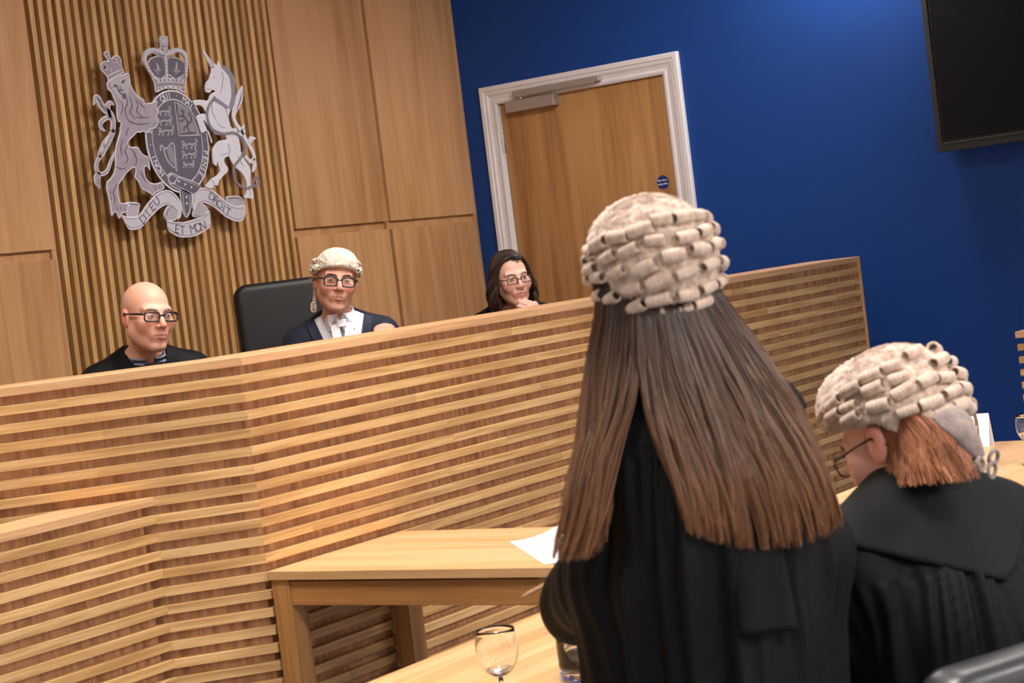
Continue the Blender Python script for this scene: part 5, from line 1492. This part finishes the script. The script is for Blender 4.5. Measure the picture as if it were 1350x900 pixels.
GM = [[[0.0748, 0.0806, 1.5081], [0.0832, 0.1001, 1.4423], [0.0856, 0.1286, 1.3772], [0.0762, 0.1547, 1.3114], [0.0674, 0.1758, 1.2564], [0.0641, 0.1813, 1.2213]], [[0.0579, 0.0879, 1.506], [0.0641, 0.1137, 1.4299], [0.0586, 0.1438, 1.359], [0.0491, 0.1699, 1.2885], [0.0456, 0.1851, 1.229], [0.0486, 0.1845, 1.2032]], [[0.0378, 0.0939, 1.5086], [0.0358, 0.1243, 1.4265], [0.0268, 0.1551, 1.3451], [0.0195, 0.1807, 1.2751], [0.0158, 0.1911, 1.2151], [0.0125, 0.1918, 1.1925]], [[0.0162, 0.0944, 1.511], [0.0047, 0.1257, 1.4224], [-0.0108, 0.1579, 1.34], [-0.0227, 0.1845, 1.2693], [-0.0273, 0.1951, 1.2091], [-0.0271, 0.195, 1.1819]], [[-0.0055, 0.0892, 1.5156], [-0.029, 0.1229, 1.4281], [-0.0536, 0.1569, 1.3391], [-0.0711, 0.1798, 1.2618], [-0.0763, 0.1905, 1.2063], [-0.078, 0.1909, 1.1787]], [[-0.0304, 0.0749, 1.523], [-0.0616, 0.1151, 1.434], [-0.096, 0.1462, 1.3377], [-0.113, 0.169, 1.265], [-0.1197, 0.18, 1.214], [-0.1226, 0.1806, 1.187]], [[-0.0496, 0.0595, 1.5313], [-0.0869, 0.1009, 1.4407], [-0.129, 0.1288, 1.3424], [-0.1481, 0.1472, 1.2705], [-0.1535, 0.1579, 1.2252], [-0.1542, 0.1581, 1.1962]]]
def hair_from(guides, K, S, r, wob=.004, depth=.012, tipjit=.12, push=0.0):
    g = np.array([resample(q, S) for q in guides]); ng = len(g)
    u = rng.uniform(0, ng - 1, K)
    # bunch into locks
    nl = int((ng - 1) * 9); lock = np.round(u / (ng - 1) * nl) / nl * (ng - 1)
    tt = np.linspace(0, 1, S)
    C = np.zeros((K, S, 3)); Rr = np.zeros((K, S))
    ph = rng.uniform(0, 2 * PI, nl + 1)
    for i in range(K):
        uu = u[i] + (lock[i] - u[i]) * (tt ** 1.3) * .75
        i0 = np.clip(np.floor(uu).astype(int), 0, ng - 2); fr_ = uu - i0
        c = g[i0, np.arange(S)] * (1 - fr_)[:, None] + g[i0 + 1, np.arange(S)] * fr_[:, None]
        L = int(round(lock[i] / (ng - 1) * nl))
        ln = 1 - abs(rng.normal(0, tipjit)) * .6
        q = np.clip(tt * min(1, ln), 0, 1) * (S - 1)
        c = np.stack([np.interp(q, np.arange(S), c[:, a_]) for a_ in range(3)], 1)
        c[:, 0] += wob * np.sin(tt * 6 + ph[L]) * tt + rng.normal(0, .0016)
        c[:, 1] += rng.uniform(-depth, .002) + .004 * np.sin(tt * 5 + ph[L] * 1.7) * tt + push
        C[i] = c; Rr[i] = r * (1 - .55 * tt)
    return C, Rr
GL = [np.concatenate([[np.array(q[0]) + (0, -.010, .040)], q]) for q in GL]; GM = [np.concatenate([[np.array(q[0]) + (0, -.010, .040)], q]) for q in GM]
C1, R1 = hair_from(GL, 900, 22, .0010, wob=.010, depth=.02, tipjit=.16)
C2, R2 = hair_from(GM, 3600, 22, .0010, wob=.008, depth=.016, tipjit=.14)
# full cap of hair under the wig joins the two falls
def nape(P):
    q = hfr.to(P)
    d = ell(q, (0, .020, .0), (.076, .078, .10))
    d = smin(d, cap(P, (0.01, .02, 1.52), (-.01, .040, 1.38), .062, .055), .03)
    return d
v, f = sdf_mesh(nape, (-.2, -.2, 1.25), (.2, .3, 1.7), .006)
v_ok = v
hr = mesh_obj('hair', v, f, HAIR_LONG, ST, True, vfl={'along': np.clip((1.6 - v[:, 2]) / .6, 0, 1), 'strand': rng.random(len(v)) * .2 + .3})
o = strand_mesh('hair_fall', np.concatenate([C1, C2]), np.concatenate([R1, R2]), HAIR_LONG, hr); o['kind'] = 'stuff'
# solid core of the fall, just under the strands
def core(name, guides, S, th, par):
    g = np.array([resample(q, S) for q in guides]); g = np.concatenate([g]); ng = len(g)
    vs = []; fs = []
    for d_ in (0, 1):
        for i in range(ng):
            for s in range(S): vs.append(g[i, s] + np.array([0, -.012 - (th if d_ else 0), 0]))
    K0 = ng * S
    for i in range(ng - 1):
        for s in range(S - 1):
            q = i * S + s
            fs.append((q, q + 1, q + S + 1, q + S)); fs.append((K0 + q, K0 + q + S, K0 + q + S + 1, K0 + q + 1))
    for s in range(S - 1):
        fs.append((s, K0 + s, K0 + s + 1, s + 1)); q = (ng - 1) * S + s; fs.append((q, q + 1, K0 + q + 1, K0 + q))
    for i in range(ng - 1):
        q = i * S; fs.append((q, q + S, K0 + q + S, K0 + q)); q = i * S + S - 1; fs.append((q, K0 + q, K0 + q + S, q + S))
    vs = np.array(vs)
    mesh_obj(name, vs, fs, HAIR_LONG, par, True, vfl={'along': np.tile(np.linspace(0, 1, S), 2 * ng), 'strand': np.full(len(vs), .25)})
core('hair_core', [q[1:-1] for q in GM], 16, .012, hr); core('hair_core', [q[1:-1] for q in GL], 16, .012, hr)

# papers and pencil in her hands
bx, by = .230, 2.70
def st_out(x, y, z):
    c, s = math.cos(math.radians(-168.5)), math.sin(math.radians(-168.5))
    return U(bx + c * x - s * y, by + s * x + c * y, z)
pc = [st_out(.1815, -.4757, 1.147), st_out(.078, -.5465, 1.1539), st_out(.0641, -.3498, 1.1393), st_out(.1659, -.2991, 1.1311)]
pc = [Vector(q) for q in pc]
cen = sum(pc, Vector()) / 4
pp = empty('paper_sheets', cen, 0, 'white printed sheets held by the standing barrister, seen past her left sleeve', 'paper')
nrm = (pc[1] - pc[0]).cross(pc[3] - pc[0]).normalized()
if nrm.z < 0: nrm = -nrm
def sheet(off, sh, name):
    mb = MB(); vs = []; fs = []; n_ = 9
    for d_ in (0, 1):
        for j in range(n_):
            for i in range(n_):
                u, w_ = i / (n_ - 1), j / (n_ - 1)
                q = (pc[0] * (1 - u) + pc[1] * u) * (1 - w_) + (pc[3] * (1 - u) + pc[2] * u) * w_
                vs.append(q - cen + nrm * (off - .006 * math.sin(PI * u) - (.0006 if d_ else 0)) + Vector((sh, sh * .5, 0)))
    K0 = n_ * n_
    for j in range(n_ - 1):
        for i in range(n_ - 1):
            q = j * n_ + i; fs += [(q, q + 1, q + n_ + 1, q + n_), (K0 + q, K0 + q + n_, K0 + q + n_ + 1, K0 + q + 1)]
    for i in range(n_ - 1):
        fs.append((i, K0 + i, K0 + i + 1, i + 1)); q = (n_ - 1) * n_ + i; fs.append((q, q + 1, K0 + q + 1, K0 + q))
        q = i * n_; fs.append((q, q + n_, K0 + q + n_, K0 + q)); q = i * n_ + n_ - 1; fs.append((q, K0 + q, K0 + q + n_, q + n_))
    mb.add(vs, fs); return mb.build(name, PAPER, pp, smooth=False)
s1 = sheet(0, 0, 'sheet'); sheet(-.002, .004, 'sheet')
mb = MB()
for k in range(7):
    w0 = .12 + .1 * k
    q0 = (pc[0] * .72 + pc[1] * .28) * (1 - w0) + (pc[3] * .72 + pc[2] * .28) * w0
    q1 = (pc[0] * .15 + pc[1] * .85) * (1 - w0) + (pc[3] * .15 + pc[2] * .85) * w0
    e = (pc[3] - pc[0]).normalized() * .004
    pts = [q0, q1, q1 + e, q0 + e]
    mb.add([q - cen + nrm * .0012 for q in pts], [(0, 1, 2, 3)])
mb.build('printed_lines', INK, s1)
a_, b_ = Vector(st_out(.2113, -.2879, 1.0876)), Vector(st_out(.1234, -.27, 1.1201))
pe = empty('pencil', (a_ + b_) / 2, 0, 'slim tan pencil sticking out past the standing barrister\'s left sleeve', 'pencil')
mb = MB(); c0 = (a_ + b_) / 2; d0 = (b_ - a_).normalized()
mb.tube([a_ - c0 + d0 * .012, b_ - c0], .0036, 6); mb.tube([a_ - c0, a_ - c0 + d0 * .012], [.0008, .0036], 6); mb.build('shaft', PENCIL, pe)

# --- seated barrister at right, head bowed
SE = person_at(.62, 2.95, 0, math.radians(-147.3), 'seated barrister at right in cream curled wig with auburn hair and glasses, head bowed')
sfr = Fr((-.008, -.075, 1.250), rot(math.radians(10), math.radians(24), math.radians(0)))
zs = 1.135; sw = .19
def se_tf(P):
    """spine leans forward: shear y with height"""
    Q = P.copy(); Q[:, 1] = Q[:, 1] + .10 * (P[:, 2] - .5); return Q
lw = (.10, -.56, .80); rw = (-.12, -.54, .80)
LH = hand_frame(lw, (-.35, -.9, -.1), (0, -.1, 1)); RH = hand_frame(rw, (.35, -.9, -.1), (0, -.1, 1))
def se_body(P):
    d = near(P, sfr.o, .26, lambda q: head_sdf(sfr.to(q), .9, .98, 1, True, 1))
    d = smin(d, cap(P, sfr.out((0, .02, -.05)), (-.0, -.04, zs - .01), .046, .055), .02)
    T = se_tf(P)
    d = smin(d, mound(T, zs - .02, sw - .02, .03, .14, .095), .03)
    d = smin(d, cap(T, (0, .03, .95), (0, .03, .6), .11, .13), .06)
    for s, w, H, sd in ((1, lw, LH, -1), (-1, rw, RH, 1)):
        d = smin(d, chain(P, [(s * (sw - .03), -.03, zs - .07), (s * .25, -.24, .84), w], [.046, .036, .026], .02), .03)
        d = smin(d, near(P, H.o, .34, lambda q: hand_sdf(H.to(q), curl=(.2, .2, .25, .3), side=sd)), .012)
        d = smin(d, chain(P, [(s * .09, .02, .56), (s * .1, -.38, .54), (s * .1, -.40, .1)], [.09, .062, .045], .03), .05)
        d = smin(d, cap(P, (s * .1, -.38, .05), (s * .1, -.54, .03), .042, .03), .03)
    return d
v, f = sdf_mesh(se_body, (-.42, -.85, 0), (.42, .3, 1.45), .0040)
col = skin_paint((v - sfr.o) @ sfr.R, srgb(240, 188, 168), srgb(204, 124, 118), flush=.6)
col[v[:, 2] < .68, :3] = srgb(24, 24, 26)
mesh_obj('body', v, f, SKIN, SE, True, vcol=col)
eyes(SE, sfr, srgb(92, 96, 90), .98); brows(SE, sfr, BROW_D, .98, r=.0022)
spectacles(SE, sfr, FRAME_D, 1.0, w=.048, h=.032, r=.0018, z=.0)
def se_gown(P):
    T = se_tf(P)
    d = mound(T, zs + .006, sw + .002, .03, .172, .125)
    d = smin(d, cap(T, (0, .03, .95), (0, .03, .55), .15, .20), .08)
    for s, w in ((1, lw), (-1, rw)):
        d = smin(d, chain(P, [(s * (sw - .035), -.03, zs - .075), (s * .245, -.22, .86), (w[0] + s * .03, w[1] + .10, w[2] + .01)], [.066, .085, .085], .03), .05)
        d = smin(d, cap(P, (s * .09, .02, .56), (s * .12, -.38, .54), .125, .10), .06)
        d = smin(d, cap(P, (s * .12, -.38, .54), (s * .12, -.40, .2), .1, .11), .06)
    d = smax(d, -cap(P, (-.0, -.05, zs + .02), (-.01, -.10, zs + .2), .052, .075), .01)
    return d
v, f = sdf_mesh(se_gown, (-.45, -.8, .1), (.45, .42, 1.3), .0062)
n = vnormals(v, f)
v = fold(v, n, .0085, kx=1.3, seed=4.1, z0=.6, z1=1.12, cy=-.02, gather=.004, zy=1.03)
mesh_obj('gown', v, f, GOWN, SE, True)
def se_yoke(P):
    d = se_gown(P) - .008
    lo = 1.035 + .42 * np.abs(P[:, 0] - .0)
    return smax(d, lo - P[:, 2], .008)
v, f = sdf_mesh(se_yoke, (-.35, -.5, .9), (.35, .35, 1.3), .006)
mesh_obj('gown_yoke', v, f, GOWN2, SE, True)
ring_collar('gown_collar', SE, (-.0, -.040, zs + .018), .074, .062, .055, GOWN2, tilt=.30, gap=.6)
wg = make_wig(SE, sfr, WIG_CREAM, [(31, 134, 22, 0, 4), (16, 118, 22, 10, 2), (2, 98, 21, 0, -4), (-12, 64, 21, 9, 0), (-25, 58, 20, 0, 0), (-38, 46, 22, 9, 0)], seed=15, scale=1.08)
AUB = hair_mat('auburn_hair', lin(126, 72, 48), lin(200, 134, 96), rough=.42, var=.45)
GS = [[[0.0256, -0.0639, 1.2465], [0.0426, -0.0511, 1.2172], [0.0637, -0.0409, 1.1877]], [[0.0509, -0.0089, 1.2628], [0.0682, 0.0156, 1.2251], [0.0821, 0.0305, 1.1907]], [[0.0625, 0.0312, 1.2684], [0.0733, 0.0599, 1.2314], [0.0764, 0.0757, 1.1935]], [[0.0565, 0.0528, 1.2723], [0.0629, 0.0844, 1.2348], [0.0588, 0.1048, 1.1937]], [[0.0372, 0.0593, 1.274], [0.0418, 0.092, 1.2361], [0.0362, 0.1134, 1.1924]], [[0.0164, 0.0548, 1.2755], [0.0173, 0.0839, 1.2367], [0.0061, 0.1031, 1.1917]]]
def pad(g): g = np.array(g); return np.concatenate([[g[0] + (g[0] - g[1]) * .6 + np.array([0, -.01, 0])], g])
C1, R1 = hair_from([pad(q) for q in GS], 1300, 14, .0009, wob=.006, depth=.022, tipjit=.35)
def snape(P):
    q = sfr.to(P)
    return smin(ell(q, (0, .026, .0), (.080, .086, .085)), ell(q, (.02, .075, -.055), (.05, .04, .05)), .02)
def snape2(P):
    q = sfr.to(P)
    return smax(snape(P), np.maximum(-(q[:, 1] - .030), -(q[:, 2] + .2)), .006)
v, f = sdf_mesh(snape2, (-.25, -.35, 1.1), (.15, .1, 1.45), .005)
hr = mesh_obj('hair', v, f, AUB, SE, True, vfl={'along': np.clip((1.3 - v[:, 2]) / .3, 0, 1), 'strand': rng.random(len(v)) * .2 + .3})
o = strand_mesh('hair_strands', C1, R1, AUB, hr); o['kind'] = 'stuff'
# wig tail: flat plaited ribbon of horsehair ending in looped curls
tg = resample(np.array([[[0.0418, 0.0801, 1.2988], [0.0478, 0.1119, 1.2782], [0.0417, 0.1277, 1.2514], [0.0333, 0.1331, 1.2309]]][0]), 16)
mb = MB(); vs = []; fs = []
for i, q in enumerate(tg):
    t_ = tg[min(i + 1, 15)] - tg[max(i - 1, 0)]; t_ /= np.linalg.norm(t_)
    x_ = np.cross(t_, [0.45, .75, .5]); x_ /= np.linalg.norm(x_); z_ = np.cross(x_, t_)
    w_ = np.interp(i / 15, [0, .3, .8, 1], [.024, .024, .015, .008]); h_ = .006
    for k in range(12):
        a = 2 * PI * k / 12; vs.append(q + x_ * w_ * math.cos(a) + z_ * h_ * math.sin(a))
for i in range(15):
    for k in range(12):
        l = (k + 1) % 12; fs.append((i * 12 + k, i * 12 + l, i * 12 + 12 + l, i * 12 + 12 + k))
fs.append(tuple(range(11, -1, -1))); fs.append(tuple(15 * 12 + k for k in range(12)))
mb.add(vs, fs); tail = mb.build('wig_tail', WIG_GREY, SE, smooth=True)
e_ = tg[-1]
for dx, dz, r_, rx in ((-.022, -.004, .0105, .3), (-.016, -.022, .0115, 1.1), (.006, -.010, .0095, 2.0)):
    c = e_ + np.array([dx, .004, dz]); mb = MB()
    mb.tube([tuple(c + np.array([r_ * math.cos(a), .35 * r_ * math.sin(a + rx), r_ * math.sin(a)])) for a in np.linspace(0, 2 * PI, 20)[:-1]], .0032, 8, closed=True)
    mb.build('tail_curl', WIG_GREY, tail, smooth=True)
